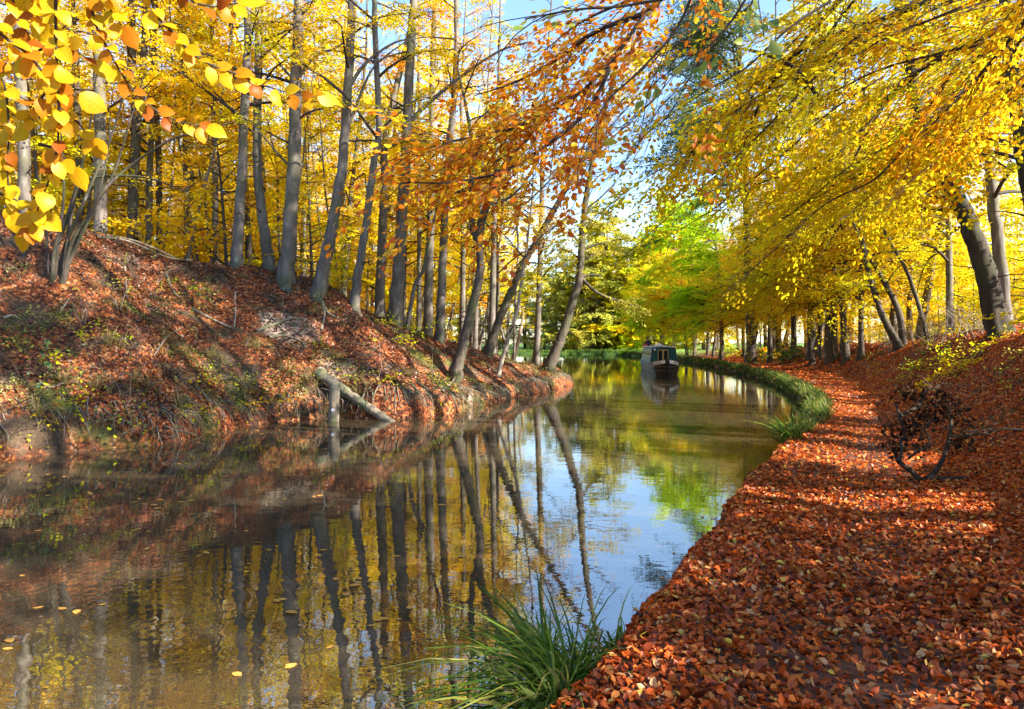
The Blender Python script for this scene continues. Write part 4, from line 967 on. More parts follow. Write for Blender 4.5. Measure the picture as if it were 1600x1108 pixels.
# --- dead branch on the towpath, right
def dead_branch():
    base = hit(1450, 755); Yb = base[1]
    def G(x, y, up=0.0, dy=0): 
        q = hit(x, y + 0); 
        return q + np.array([0, 0, .05 + up])
    T = Tubes(); Tw = Tubes()
    def p3(l, dy=0.0, w0=8, w1=4):
        P = catmull([W(x, y, Yb + dy * i) for i, (x, y) in enumerate(l)], 5)
        P[:, 2] = np.maximum(P[:, 2], ground(P[:, 0], P[:, 1]) + .03)
        T.add(P, np.linspace(w0 * .40 * Yb / F, w1 * .40 * Yb / F, len(P)), 8, .15)
        dress(T, [], [], P, .9, .012, 7, sub=.5)
    p3([(1512, 766), (1490, 758), (1462, 752), (1440, 750), (1422, 735), (1405, 722), (1402, 716)], .02, 13, 9)
    p3([(1404, 722), (1410, 700), (1407, 690), (1414, 680), (1408, 660), (1404, 645), (1400, 632)], .12, 8, 5)
    p3([(1448, 750), (1466, 730), (1478, 705), (1484, 680), (1486, 660), (1480, 640), (1462, 626)], .12, 10, 5)
    p3([(1407, 650), (1425, 640), (1438, 630), (1446, 612), (1460, 606), (1476, 597)], .1, 7, 3)
    p3([(1420, 716), (1436, 704), (1453, 697), (1450, 682), (1440, 668), (1428, 658)], .08, 5, 2.5)
    p3([(1486, 682), (1510, 680), (1535, 677), (1560, 673)], .05, 5, 2.5)
    p3([(1440, 670), (1452, 662), (1458, 654)], .05, 3, 2)
    root = empty('fallen_branch', base); tag(root, 'crooked dead branch with withered dark leaves lying beside the towpath', 'branch')
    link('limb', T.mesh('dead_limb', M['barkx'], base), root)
    L = Leaves(); n = 420
    cc = [(1425, 618), (1412, 615), (1440, 620), (1430, 665), (1420, 680), (1445, 650), (1460, 655), (1470, 635), (1490, 640), (1495, 660), (1395, 670), (1400, 690), (1480, 620), (1410, 700), (1500, 690), (1436, 700)]
    ctr = np.array([W(*cc[random.randrange(len(cc))], Yb + random.uniform(.1, .7)) for _ in range(n)]) + rng.normal(0, .075, (n, 3))
    ctr[:, 2] = np.maximum(ctr[:, 2], ground(ctr[:, 0], ctr[:, 1]) + .05)
    L.add(ctr, rng.normal(0, 1, (n, 3)) + [0, 0, -.8], rng.normal(0, 1, (n, 3)), rng.uniform(.05, .085, n))
    link('withered_leaves', L.mesh('withered_leaves', leaf_mat('withered_leaves', [(0, (.02, .012, .008)), (.7, (.055, .03, .018)), (1, (.12, .06, .03))], None, .15), base, LEAF6, fold=(1, 4)), root)
dead_branch()

# ------------------------------------------------------------------ grasses and small plants
def blades(P, n, ln, wd, spread, bias=(0, 0), seg=6, lean=(.5, 1.5), r0=.06):
    """arching strap leaves from a tussock; returns verts, quads"""
    az = rng.uniform(0, 2 * math.pi, n); l = ln * rng.uniform(.5, 1.15, n); tl = rng.uniform(lean[0], lean[1], n) * spread
    t = np.linspace(0, 1, seg)
    dirx = np.cos(az) + bias[0]; diry = np.sin(az) + bias[1]
    ang = .25 * tl[:, None] + tl[:, None] * t[None] ** 1.3 * 1.25
    ds = l[:, None] / (seg - 1)
    hx = np.concatenate([np.zeros((n, 1)), np.cumsum(np.sin(ang[:, 1:]) * ds, 1)], 1); hz = np.concatenate([np.zeros((n, 1)), np.cumsum(np.cos(ang[:, 1:]) * ds, 1)], 1)
    rr = r0 * np.sqrt(rng.random(n)); a2 = rng.uniform(0, 6.28, n)
    bx = P[0] + rr * np.cos(a2); by = P[1] + rr * np.sin(a2); bz = P[2]
    c = np.stack([bx[:, None] + hx * dirx[:, None], by[:, None] + hx * diry[:, None], bz + hz], -1)
    side = np.stack([-np.sin(az), np.cos(az), np.zeros(n)], -1) + rng.normal(0, .25, (n, 3))
    w = wd * .5 * (1 - t ** 2.2)[None, :, None] * rng.uniform(.6, 1.2, n)[:, None, None] + .0006
    A = c - side[:, None] * w; B = c + side[:, None] * w
    V = np.stack([A, B], 2).reshape(-1, 3)
    i = (np.arange(n)[:, None] * seg + np.arange(seg - 1)[None]) * 2
    Q = np.stack([i, i + 1, i + 3, i + 2], -1).reshape(-1, 4)
    return V, Q
def tuft(label, P, parts, name='sedge_tuft', cat='grass tuft', mat='grass', group=None):
    Vs, Qs, o = [], [], 0
    for (dx, dy, n, ln, wd, sp, bias) in parts:
        x, y = P[0] + dx, P[1] + dy
        V, Q = blades((x, y, max(.0, float(ground(x, y))) - .02), n, ln, wd, sp, bias); Vs.append(V); Qs.append(Q + o); o += len(V)
    ob = link(name, raw_mesh(name, np.vstack(Vs) - np.asarray(P), np.vstack(Qs), M[mat]), None, P); tag(ob, label, cat, group); return ob
M['sedge'] = leaf_mat('sedge_blades', [(0, (.045, .10, .012)), (.5, (.10, .19, .02)), (.8, (.22, .29, .035)), (.92, (.36, .34, .08)), (1, (.42, .28, .10))], None, .4, gloss=.2)
tuft('large arching sedge tuft on the near water edge', np.array([.42, 4.25, .25]), [(-.05, .0, 120, .72, .019, 1.25, (-.4, -.1)), (.08, .02, 90, .55, .018, 1.6, (.15, -.1)), (-.12, -.25, 130, .80, .020, 1.2, (-.5, -.45)), (.22, .12, 70, .55, .018, 1.7, (.3, -.2)), (-.22, .12, 100, .66, .018, 1.2, (-.55, .2)), (-.2, -.5, 70, .7, .019, 1.3, (-.4, -.5))], mat='sedge')
tuft('smaller arching sedge tuft where the verge grass begins', np.array([5.0, 13.15, .2]), [(0, 0, 110, .85, .022, 1, (-.5, -.2)), (.15, .5, 90, .8, .022, 1, (-.4, 0)), (-.1, -.5, 60, .6, .02, 1, (-.3, -.2))], mat='sedge')
# grass verge along the water (uncountable): one object
Vs, Qs, o = [], [], 0
for i in range(len(rl)):
    y = rl[i][1]
    if y < 13.5 or y > 112: continue
    far = y > 40
    for _ in range(int(4 if not far else 3)):
        f = random.random(); j = min(i + 1, len(rl) - 1)
        wv = np.interp(y, [13.5, 17, 22, 40, 60], [.22, .55, .48, .35, .45])
        p = rl[i] * (1 - f) + rl[j] * f + rn[i] * random.uniform(-.05, wv)
        z = max(0.02, float(ground(p[0], p[1])))
        V, Q = blades((p[0], p[1], z - .03), 26, np.interp(y, [13, 30, 100], [.26, .36, .55]), np.interp(y, [13, 40, 100], [.016, .030, .08]), 1, seg=4, r0=np.interp(y, [13, 40, 100], [.12, .18, .35]))
        Vs.append(V); Qs.append(Q + o); o += len(V)
tag(link('verge_grass', raw_mesh('verge_grass', np.vstack(Vs), np.vstack(Qs), M['grass'])), 'green grass fringing the towpath side of the canal', 'grass', kind='stuff')
# grass on the far bank
Vs, Qs, o = [], [], 0
for _ in range(500):
    x = random.uniform(-14, 22); y = random.uniform(118, 134)
    sd, _p, ls = fields(x, y)
    if sd < 0 or ls > .5: continue
    V, Q = blades((x, y, float(ground(x, y)) - .05), 22, .75, .12, 1, seg=4, r0=.9); Vs.append(V); Qs.append(Q + o); o += len(V)
M['fargrass'] = leaf_mat('far_grass', [(0, (.08, .17, .03)), (.6, (.16, .27, .05)), (1, (.30, .34, .08))], None, .4)
tag(link('far_bank_grass', raw_mesh('far_bank_grass', np.vstack(Vs), np.vstack(Qs), M['fargrass'])), 'bright sunlit grass on the far bank of the bend', 'grass', kind='stuff')

def leafy_plant(label, q, n, size, rad, hgt, mat='bramble', name='bramble', cat='plant', group=None, flat=False, stems=7):
    q = np.asarray(q, float); T = Tubes(); L = Leaves(); SP, SD = [], []
    for i in range(stems):
        a = random.uniform(0, 6.28); l = rad * random.uniform(.6, 1.2)
        e = random.uniform(.2, 1.2) if not flat else random.uniform(.15, .5)
        P = limb(T, q + [random.gauss(0, .08), random.gauss(0, .08), -.05], a, e, l, .006, -1.2 if not flat else -.4, 4, 6, .15, .002)
        for f in (2, 3, 4, 5): SP.append(P[f]); SD.append(P[f] - P[f - 1] + rng.normal(0, .05, 3))
    sprays(L, SP, SD, max(2, n // len(SP)), rad * .45, size, .35 if not flat else .12, .5)
    root = empty(name, q); tag(root, label, cat, group)
    link('stems', T.mesh(name + '_stems', M['twig'], q), root); link('foliage', L.mesh(name + '_foliage', M[mat], q, LEAF6), root)
spots = [((45, 562), 150, .085, .75, 'bramble', 'dark green bramble clump at the left edge of the bank'), ((75, 585), 90, .08, .6, 'bramble', 'low dark bramble just below the left clump'),
         ((300, 470), 90, .07, .6, 'bramble', 'grey-green plant beside the bent root branch'), ((260, 585), 80, .075, .55, 'bramble', 'shaded green bramble in the middle of the bank'),
         ((425, 640), 130, .085, .7, 'lime', 'yellow-green bramble spilling toward the water left of the post'), ((395, 650), 110, .08, .65, 'lime', 'lime bramble trailing over the water edge'),
         ((300, 600), 80, .07, .6, 'lime', 'sparse yellowish bramble low on the bank'), ((200, 660), 90, .07, .55, 'bramble', 'green trailing plant just above the water at left'),
         ((660, 615), 110, .08, .6, 'bramble', 'bright green plant above the water right of the log'), ((605, 600), 90, .08, .6, 'green', 'green plant on the mossy bank behind the log'),
         ((690, 605), 80, .07, .55, 'lime', 'yellow-green plant at the foot of the gnarled tree'), ((130, 640), 100, .07, .6, 'lime', 'yellowing plant over the dark bank foot at left'),
         ((15, 680), 110, .075, .6, 'lime', 'lime trailing plant at the left edge by the water'), ((500, 545), 70, .07, .5, 'green', 'small green plant below the slipped earth'),
         ((230, 490), 80, .07, .55, 'bramble', 'dull green plant on the upper left bank'), ((560, 590), 60, .07, .5, 'green', 'small green plant just above the log')]
for (p, n, s, r, mt, lab) in spots:
    q = hit(*p)
    if q is not None: leafy_plant(lab, q, n, s, r, r, mt, group='small plants on the left bank')
for p, n, r, lab in [((640, 540), 260, 1.2, 'flat spreading green beech seedling on the middle of the bank'), ((612, 552), 120, .7, 'small flat green seedling beside the spreading one')]:
    q = hit(*p); q = q + [0, 0, .45]; leafy_plant(lab, q, n, .075, r, .4, 'green', 'seedling', group='green seedlings on the bank', flat=True)
for p, n, r, mt, lab in [((1500, 585), 320, 1.0, 'lime', 'yellow-green bush on the right slope above the dead branch'), ((1470, 570), 200, .9, 'green', 'green bush on the right slope left of the yellowish one'), ((1530, 560), 200, .9, 'lime', 'yellow-green bush at the foot of the massive beech'),
                      ((1365, 558), 120, .6, 'bramble', 'dark bramble low on the slope below the twiggy undergrowth'), ((1430, 585), 150, .7, 'bramble', 'dark bramble behind the dead branch')]:
    q = hit(*p)
    if q is not None: leafy_plant(lab, q, n, .085, r, .6, mt, 'bush', 'bush', 'bushes on the right slope', stems=12)
# far green bushes by the boat
for pxx, Y, mt, s, lab in [(1090, 62, 'bramble', 1.5, 'dark green bush on the bank right of the boat'), (1110, 60, 'lime', 1.2, 'yellowish bush behind the dark one right of the boat'), (1130, 55, 'bramble', 1.4, 'dark green bush farther right of the boat'), (1160, 52, 'bramble', 1.2, 'dark bush where the leafy path begins to show'), (1075, 75, 'green', 1.6, 'green bush just behind the boat')]:
    x = at_px(pxx, Y); sd, _a, _b = fields(x, Y)
    while sd < 4.4: x += .4; sd, _a, _b = fields(x, Y)
    leafy_plant(lab, (x, Y, float(ground(x, Y)) + .2), 500, .2, s, 1, mt, 'bush', 'bush', 'bushes beside the boat', stems=16)
# twiggy white undergrowth below the right-hand trees
for i, (Y, dd) in enumerate([(58, 5.5), (50, 5), (46, 6.5), (42, 5), (38, 6), (35, 5), (32, 6), (29, 5.2), (27, 6.5), (25, 5.2), (23, 6.5), (40, 7.5), (30, 8), (34, 8.5)]):
    k_ = int(np.argmin(np.abs(rl[:, 1] - Y))); x, Y = rl[k_] + rn[k_] * dd; q = np.array([x, Y, float(ground(x, Y)) - .05]); T = Tubes()
    for _ in range(14):
        P = limb(T, q + rng.normal(0, .3, 3) * [1, 1, 0], random.uniform(0, 6.28), random.uniform(.7, 1.5), random.uniform(.8, 1.9), .012, -.5, 4, 6, .2, .004)
        dress(T, [], [], P, 1.0, .008, 5, sub=.5)
    o = link('twiggy_bush', T.mesh('twiggy_bush', M['pale'], q), None, q); tag(o, 'leafless pale twiggy bush under the beeches beyond the towpath', 'bush', 'leafless twiggy bushes')
# dry grass and twigs on the left bank
i = 0
for p in [(150, 610), (60, 650), (330, 560), (210, 600), (480, 600), (760, 610), (800, 600), (840, 590), (730, 620), (440, 580), (380, 610), (170, 540), (560, 620), (860, 590), (100, 600), (280, 640), (640, 590), (520, 560)]:
    q = hit(*p)
    if q is None: continue
    tuft('dry straw-coloured grass tuft on the left bank', q, [(0, 0, 46, .6, .012, 1.1, (.1, -.3)), (.2, .1, 30, .45, .012, 1.2, (.2, -.3))], 'dry_grass_tuft', 'grass tuft', 'drygrass', 'dry grass tufts on the left bank')

for k in range(46):
    q = hit(random.uniform(5, 700), random.uniform(400, 670))
    if q is None or q[1] > 32: continue
    m_ = random.choice(['bramble', 'bramble', 'green', 'lime', 'olive'])
    leafy_plant({'bramble': 'low dark green bramble among the brown leaves of the left bank', 'green': 'low fresh green plant among the brown leaves of the left bank', 'lime': 'low yellow-green plant among the brown leaves of the left bank', 'olive': 'faded olive plant among the brown leaves of the left bank'}[m_],
                q, random.randint(30, 90), random.uniform(.05, .075), random.uniform(.35, .75), .5, m_, group='small plants on the left bank')
for k in range(34):
    y = random.uniform(8, 34); i = int(np.argmin(np.abs(rl[:, 1] - y))); d_ = random.uniform(2.9, 6.5); x, y = rl[i] + rn[i] * d_
    if x > .70 * y: continue
    m_ = random.choice(['bramble', 'bramble', 'olive', 'green', 'lime'])
    leafy_plant({'bramble': 'low dark bramble among the red leaves of the right slope', 'green': 'low green plant among the red leaves of the right slope', 'lime': 'low yellow-green plant among the red leaves of the right slope', 'olive': 'faded olive plant among the red leaves of the right slope'}[m_],
                (x, y, float(ground(x, y))), random.randint(30, 110), random.uniform(.05, .08), random.uniform(.35, .8), .5, m_, group='small plants on the right slope')
for k in range(40):
    y = random.uniform(6, 34); i = int(np.argmin(np.abs(rl[:, 1] - y))); d_ = random.uniform(2.6, 6.5); x, y = rl[i] + rn[i] * d_
    if x > .70 * y: continue
    q = np.array([x, y, float(ground(x, y))]); T = Tubes()
    for _ in range(random.randint(1, 3)):
        P = limb(T, q + rng.normal(0, .05, 3) * [1, 1, 0], random.uniform(0, 6.28), random.uniform(.0, 1.2), random.uniform(.4, 1.2), random.uniform(.005, .012), -random.uniform(.2, 1.2), 4, 7, .14, .002)
        dress(T, [], [], P, .7, .006, 3, sub=.4)
    o = link('dry_twig', T.mesh('dry_twig', M[random.choice(['deadwood', 'twig'])], q), None, q); tag(o, 'dry brown twig lying in the red leaves of the right slope', 'twig', 'dry twigs on the right slope')
for k in range(60):
    q = hit(random.uniform(5, 760), random.uniform(420, 690))
    if q is None or q[1] > 32: continue
    T = Tubes()
    for _ in range(random.randint(1, 4)):
        P = limb(T, q + rng.normal(0, .05, 3) * [1, 1, 0], random.uniform(0, 6.28), random.uniform(.5, 1.5), random.uniform(.4, 1.3), random.uniform(.005, .011), -random.uniform(.3, 1.6), 4, 7, .14, .002)
        if random.random() < .6: dress(T, [], [], P, .7, .006, 4, sub=.4)
    mt = random.choice(['pale', 'deadwood', 'twig'])
    o = link('dry_stalk', T.mesh('dry_stalk', M[mt], q), None, q); tag(o, {'pale': 'pale dry stalk standing in the leaves of the left bank', 'deadwood': 'brown dry stalk standing in the leaves of the left bank', 'twig': 'dark twig standing in the leaves of the left bank'}[mt], 'stalk', 'dry stalks on the left bank')

# ------------------------------------------------------------------ floating leaves
fl = []
for k in range(4):
    L = Leaves(); m = 1; ang = rng.uniform(0, 6.28, m)
    L.add(np.stack([.045 * np.arange(m) * np.cos(ang), .05 * np.arange(m) * np.sin(ang), .004 + .003 * np.arange(m)], -1), np.stack([np.cos(ang * 2), np.sin(ang * 2), 0 * ang], -1), np.array([[0, 0, 1.]] * m) + rng.normal(0, .05, (m, 3)), rng.uniform(.065, .09, m))
    fl.append(L.mesh('floating_leaf', leaf_mat('floating_leaf_%d' % k, [(0, (.55, .20, .03)), (.5, (.66, .34, .06)), (1, (.40, .20, .10))], None, .2, gloss=.5), shape=LEAF6, fold=(.1, .5)))
pts = [(25, 740), (75, 742), (100, 745), (210, 785), (225, 788), (250, 782), (240, 790), (300, 783), (310, 744), (350, 745), (390, 747), (75, 775), (140, 770), (60, 830), (140, 810), (215, 828), (265, 830), (230, 858), (310, 870), (35, 900), (160, 945), (60, 950), (120, 957), (15, 1002), (12, 1015), (445, 780), (505, 742), (500, 775), (370, 1055), (455, 958), (440, 938), (515, 1012), (580, 978), (590, 970), (600, 968), (505, 860), (650, 780), (690, 790), (700, 845), (760, 730), (550, 765), (620, 870), (330, 800), (385, 830), (420, 860), (180, 720), (280, 725), (720, 870), (560, 905), (640, 950), (850, 800), (455, 1040)]
def drop_leaf(x, y, sc=1.0):
    o = link('floating_leaf', fl[random.randrange(4)], None, (x, y, .003)); o.rotation_euler.z = random.uniform(0, 6.28); o.scale = (random.uniform(.8, 1.3) * sc,) * 3
    tag(o, 'fallen orange leaf floating on the brown water', 'leaf', 'leaves floating on the canal')
k_ = 0
while k_ < 60:
    y = random.uniform(3.8, 13); i = int(np.argmin(np.abs(RIGHT[:, 1] - y))); x = RIGHT[i, 0] - abs(random.gauss(.08, .14)) - .02
    if fields(x, y)[0] < -.02: drop_leaf(x, y, .8); k_ += 1
k_ = 0
while k_ < 75:
    x, y = random.uniform(-9, 1), random.uniform(9, 27); d_ = float(fields(x, y)[0])
    if -1.6 < d_ < -.05 and abs(x) < .72 * y and random.random() < math.exp(d_ / .5): drop_leaf(x, y, 1.1); k_ += 1
for k, (px_, py_) in enumerate(pts):
    Y = F * HC / (py_ - HY)
    for c in range(1 + (k % 3 == 0) + (k % 6 == 0)):
        x, y = (px_ - CX) * Y / F + random.gauss(0, .12) * c, Y + random.gauss(0, .08) * c
        o = link('floating_leaf', fl[random.randrange(4)], None, (x, y, .003)); o.rotation_euler.z = random.uniform(0, 6.28); o.scale = (random.uniform(.8, 1.3),) * 3
        tag(o, 'fallen orange leaf floating on the brown water', 'leaf', 'leaves floating on the canal')

# ------------------------------------------------------------------ the narrowboat
def narrowboat():
    bow = np.array([9.25, 43.8]); st = np.array([11.1, 58.8]); dv = norm(st - bow); rv = np.array([dv[1], -dv[0]])
    root = empty('narrowboat', (bow[0], bow[1], 0)); root.rotation_euler.z = math.atan2(rv[1], rv[0])     # local: x to picture right, y towards the stern
    tag(root, 'green narrowboat with black hull coming up the canal', 'boat')
    hullm = simple('hull_black', (.018, .014, .013), .5); green = simple('boat_green', (.008, .055, .040), .45, var=.2, scale=3); cream = simple('cream_paint', (.80, .76, .72), .5, var=.08)
    yel = simple('door_trim', (.55, .38, .13), .5); dark = simple('dark_glass', (.015, .012, .012), .08); roofm = simple('roof_grey', (.10, .11, .10), .7); brown = simple('gunwale_brown', (.13, .085, .05), .5)
    rope = simple('rope', (.03, .025, .022), .9); white = simple('white_gear', (.72, .70, .70), .5); red = simple('red_gear', (.30, .05, .05), .5); steel = simple('side_green_lighter', (.02, .075, .055), .5, var=.3, scale=2)
    def mk(name, V, Fc, m, par=root, smooth=False):
        me = bpy.data.meshes.new(name); me.from_pydata([tuple(map(float, v)) for v in V], [], Fc); me.materials.append(m)
        if smooth: me.polygons.foreach_set('use_smooth', np.ones(len(me.polygons), bool))
        me.update(); return link(name, me, par)
    def box(name, x0, x1, y0, y1, z0, z1, m, par=root, sx=0):
        V = [(x0, y0, z0), (x1, y0, z0), (x1, y1, z0), (x0, y1, z0), (x0 + sx, y0, z1), (x1 - sx, y0, z1), (x1 - sx, y1, z1), (x0 + sx, y1, z1)]
        return mk(name, V, [(3, 2, 1, 0), (4, 5, 6, 7), (0, 1, 5, 4), (1, 2, 6, 5), (2, 3, 7, 6), (3, 0, 4, 7)], m, par)
    us = np.array([0, .12, .35, .7, 1.1, 1.6, 2.2, 3, 6, 10, 13.6, 14.3, 14.9, 15.2]); wd = np.array([.03, .16, .36, .58, .77, .92, 1.01, 1.04, 1.04, 1.04, 1.04, .95, .62, .3])
    sh = np.array([1.02, 1.0, .96, .91, .86, .81, .76, .72, .70, .70, .70, .72, .76, .78])
    V, Fc = [], []
    for u, w, s in zip(us, wd, sh):
        rake = .28 * max(0, 1 - u / 1.2)
        prof = [(-w * .55, u + rake * 1.6, -.5), (-w * .84, u + rake, .02), (-w * .95, u + rake * .4, .45), (-w, u, s - .02), (-w * .985, u, s), (-w * .9 + .02, u + .02, s), (-w * .9 + .02, u + .02, s - .18)]
        V += prof + [(-a, b, c) for a, b, c in prof[::-1]]
    m = 14
    for i in range(len(us) - 1):
        for j in range(m - 1):
            a = i * m + j; Fc.append((a, a + 1, a + m + 1, a + m))
    Fc.append(tuple(range((len(us) - 1) * m, len(us) * m))); Fc.append(tuple(range(m - 1, -1, -1)))
    hull = mk('hull', V, Fc, hullm, smooth=False)
    # cream name panels either side of the stem with dark illegible lettering
    for sgn in (-1, 1):
        uu = np.linspace(.10, 1.25, 8); ww = np.interp(uu, us, wd); ss = np.interp(uu, us, sh)
        V = []; 
        for u, w, s in zip(uu, ww, ss):
            hgt = .20
            V += [(sgn * (w + .012), u - .012, s - .03), (sgn * (w * .985 + .012), u - .012, s - .03 - hgt), (sgn * (w * .9), u + .03, s - .03), (sgn * (w * .9), u + .03, s - .03 - hgt)]
        Fc = []
        for i in range(7):
            a = i * 4; Fc += [(a, a + 1, a + 5, a + 4), (a + 2, a + 6, a + 7, a + 3), (a, a + 4, a + 6, a + 2), (a + 1, a + 3, a + 7, a + 5)]
        Fc += [(0, 2, 3, 1), (28, 29, 31, 30)]
        pan = mk('name_panel', V, Fc, cream, hull)
        V, Fc = [], []
        for k in range(6 if sgn < 0 else 4):
            u = .38 + k * .12; w = np.interp(u, us, wd); w2 = np.interp(u + .07, us, wd); s = np.interp(u, us, sh) - .075
            for (ua, ub, za, zb) in ((u, u + .022, 0, -.11), (u + .022, u + .07, 0 if k % 2 else -.045, -.025 if k % 2 else -.07), (u + .05, u + .07, -.03 if k % 3 else -.07, -.11)):
                wa = np.interp(ua, us, wd) + .02; wb = np.interp(ub, us, wd) + .02; n0 = len(V)
                V += [(sgn * wa, ua - .022, s + za), (sgn * wb, ub - .022, s + za), (sgn * wb, ub - .022, s + zb), (sgn * wa, ua - .022, s + zb)]; Fc.append((n0, n0 + 1, n0 + 2, n0 + 3))
        mk('lettering', V, Fc, hullm, pan)
    # rubbing strakes
    for z in (.30, .55):
        V, Fc = [], []
        for sgn in (-1, 1):
            n0 = len(V)
            for u, w in zip(us[:-1], wd[:-1]):
                f = .93 + .07 * z
                V += [(sgn * (w * f + .03), u + .1 * max(0, 1 - u), z + .025), (sgn * (w * f + .03), u + .1 * max(0, 1 - u), z - .025), (sgn * (w * f - .02), u + .1, z)]
            for i in range(len(us) - 2):
                a = n0 + i * 3; Fc += [(a, a + 1, a + 4, a + 3), (a, a + 3, a + 5, a + 2), (a + 1, a + 2, a + 5, a + 4)]
        mk('rubbing_strake', V, Fc, brown, hull)
    # foredeck
    V = []; 
    for u, w, s in zip(us[:8], wd[:8], sh[:8]): V += [(-w * .9, u + .02, s - .10), (w * .9, u + .02, s - .10)]
    mk('foredeck', V, [(i * 2, i * 2 + 1, i * 2 + 3, i * 2 + 2) for i in range(7)], brown, hull)
    # stem fender
    T = Tubes(); a = np.linspace(0, 1, 7); T.add(np.stack([0 * a, -.16 + .0 * a, .70 + .34 * a], -1), .115 * np.sin(np.clip(a, .06, .94) * math.pi) ** .5, 10, .1, True)
    link('bow_fender', T.mesh('bow_fender', rope), root)
    # cabin: tapering sides, cambered roof
    y0, y1 = 2.7, 13.4; hb, ht = .93, .80; z0, z1 = .66, 1.64
    xs_ = np.linspace(-1, 1, 9); cam = z1 + .085 * (1 - xs_ ** 2)
    V = [(-hb, y0, z0), (hb, y0, z0), (hb, y1, z0), (-hb, y1, z0)] + [(x * ht, y0, c) for x, c in zip(xs_, cam)] + [(x * ht, y1, c) for x, c in zip(xs_, cam)]
    Fc = [(0, 1) + tuple(range(12, 3, -1)), (2, 3) + tuple(range(13, 22)), (1, 2, 21, 12), (3, 0, 4, 13)]
    cab = mk('cabin', V, Fc, green)
    V = [(x * (ht + .035), y, c + dz) for y in (y0 - .10, y1 + .1) for dz in (.004, .035) for x, c in zip(xs_, cam)]
    Fc = [(9 + i, 10 + i, 28 + i, 27 + i) for i in range(8)] + [(i, 18 + i, 19 + i, i + 1) for i in range(8)] + [(i, i + 1, i + 10, i + 9) for i in range(8)] + [(18 + i, 27 + i, 28 + i, 19 + i) for i in range(8)] + [(0, 9, 27, 18), (8, 26, 35, 17)]
    roof = mk('roof', V, Fc, roofm)
    for sgn in (-1, 1): box('handrail', sgn * .74 - .02, sgn * .74 + .02, y0 + .2, y1 - .2, 1.74, 1.79, cream, roof)
    # lighter green lower cabin side panel and windows (side towards the left of the picture) and its mirror
    for sgn in (-1, 1):
        for k, (ya, yb) in enumerate(((3.4, 4.4), (5.2, 6.2), (7.0, 8.0), (9.0, 10.0), (11.2, 12.0))):
            def pt(y, z, o): 
                f = (z - z0) / (z1 - z0); return (sgn * (hb + (ht - hb) * f + o), y, z)
            V = [pt(ya, 1.12, .012), pt(yb, 1.12, .012), pt(yb, 1.48, .012), pt(ya, 1.48, .012), pt(ya, 1.12, -.02), pt(yb, 1.12, -.02), pt(yb, 1.48, -.02), pt(ya, 1.48, -.02)]
            FB = [(0, 1, 2, 3), (0, 4, 5, 1), (1, 5, 6, 2), (2, 6, 7, 3), (3, 7, 4, 0)]
            w_ = mk('window', V, FB, yel, cab)
            V = [pt(ya + .05, 1.17, .016), pt(yb - .05, 1.17, .016), pt(yb - .05, 1.43, .016), pt(ya + .05, 1.43, .016), pt(ya + .05, 1.17, .0), pt(yb - .05, 1.17, .0), pt(yb - .05, 1.43, .0), pt(ya + .05, 1.43, .0)]
            mk('pane', V, FB, dark, w_)
        V = [pt(3.0, .70, .01), pt(13.1, .70, .01), pt(13.1, 1.05, .01), pt(3.0, 1.05, .01), pt(3.0, .70, -.02), pt(13.1, .70, -.02), pt(13.1, 1.05, -.02), pt(3.0, 1.05, -.02)]
        mk('side_panel', V, FB, steel, cab)
    # front doors
    for xa, xb in ((-.40, -.075), (-.035, .29)):
        d = box('door', xa, xb, y0 - .035, y0, .60, 1.60, green)
        for (a, b, c, e) in ((xa, xa + .035, .62, 1.58), (xb - .035, xb, .62, 1.58), (xa + .035, xb - .035, 1.545, 1.58), (xa + .035, xb - .035, .62, .655)):
            box('door_frame', a, b, y0 - .05, y0 - .034, c, e, yel, d)
        box('pane', xa + .037, xb - .037, y0 - .042, y0 - .033, .657, 1.543, dark, d)
    T = Tubes(); T.add([(-.62, y0 - .16, 1.60), (-.62, y0 - .06, 1.60)], [.075, .055], 10, 0, True); link('headlamp', T.mesh('headlamp', white), root)
    # things carried on the roof
    def gear(name, label, pts, r, mt):
        T = Tubes(); T.add(pts, r, 8, .1, True); o = link(name, T.mesh(name, mt)); 
        o.location = root.location; o.rotation_euler = root.rotation_euler; tag(o, label, 'boat gear'); return o
    gear('coiled_fender', 'white rolled cover lying on the front of the boat roof', [(-.55, 3.2, 1.76), (-.3, 3.2, 1.80), (-.05, 3.25, 1.79)], [.06, .085, .06], white)
    gear('white_can', 'white can standing on the boat roof behind the cover', [(-.2, 4.4, 1.73), (-.2, 4.4, 1.95)], [.12, .10], white)
    gear('boat_pole', 'long pole laid along the boat roof', [(.25, 3.4, 1.78), (.3, 9, 1.80)], [.025, .025], yel)
    gear('red_planter', 'dark red planter on the stern end of the boat roof', [(-.62, 11.9, 1.72), (-.62, 11.9, 1.92)], [.16, .2], red)
    T = Tubes(); T.add([(.3, 10.5, 1.7), (.3, 10.5, 2.05)], [.08, .08], 10, 0, True); link('chimney', T.mesh('chimney', hullm), roof)
    # stern deck and tiller
    V = []
    for u in (13.4, 13.8, 14.3, 14.9): 
        w = float(np.interp(u, us, wd)); V += [(-w * .92, u, .66), (w * .92, u, .66)]
    mk('stern_deck', V, [(i * 2, i * 2 + 1, i * 2 + 3, i * 2 + 2) for i in range(3)], brown, hull)
    T = Tubes(); T.add([(0, 15.0, .7), (0, 15.0, 1.25), (.05, 14.6, 1.42), (.1, 14.2, 1.45)], [.03, .028, .022, .02], 8); link('tiller', T.mesh('tiller', steel), root)
    root.scale = (.93, .96, .97)
    return root
boat = narrowboat()

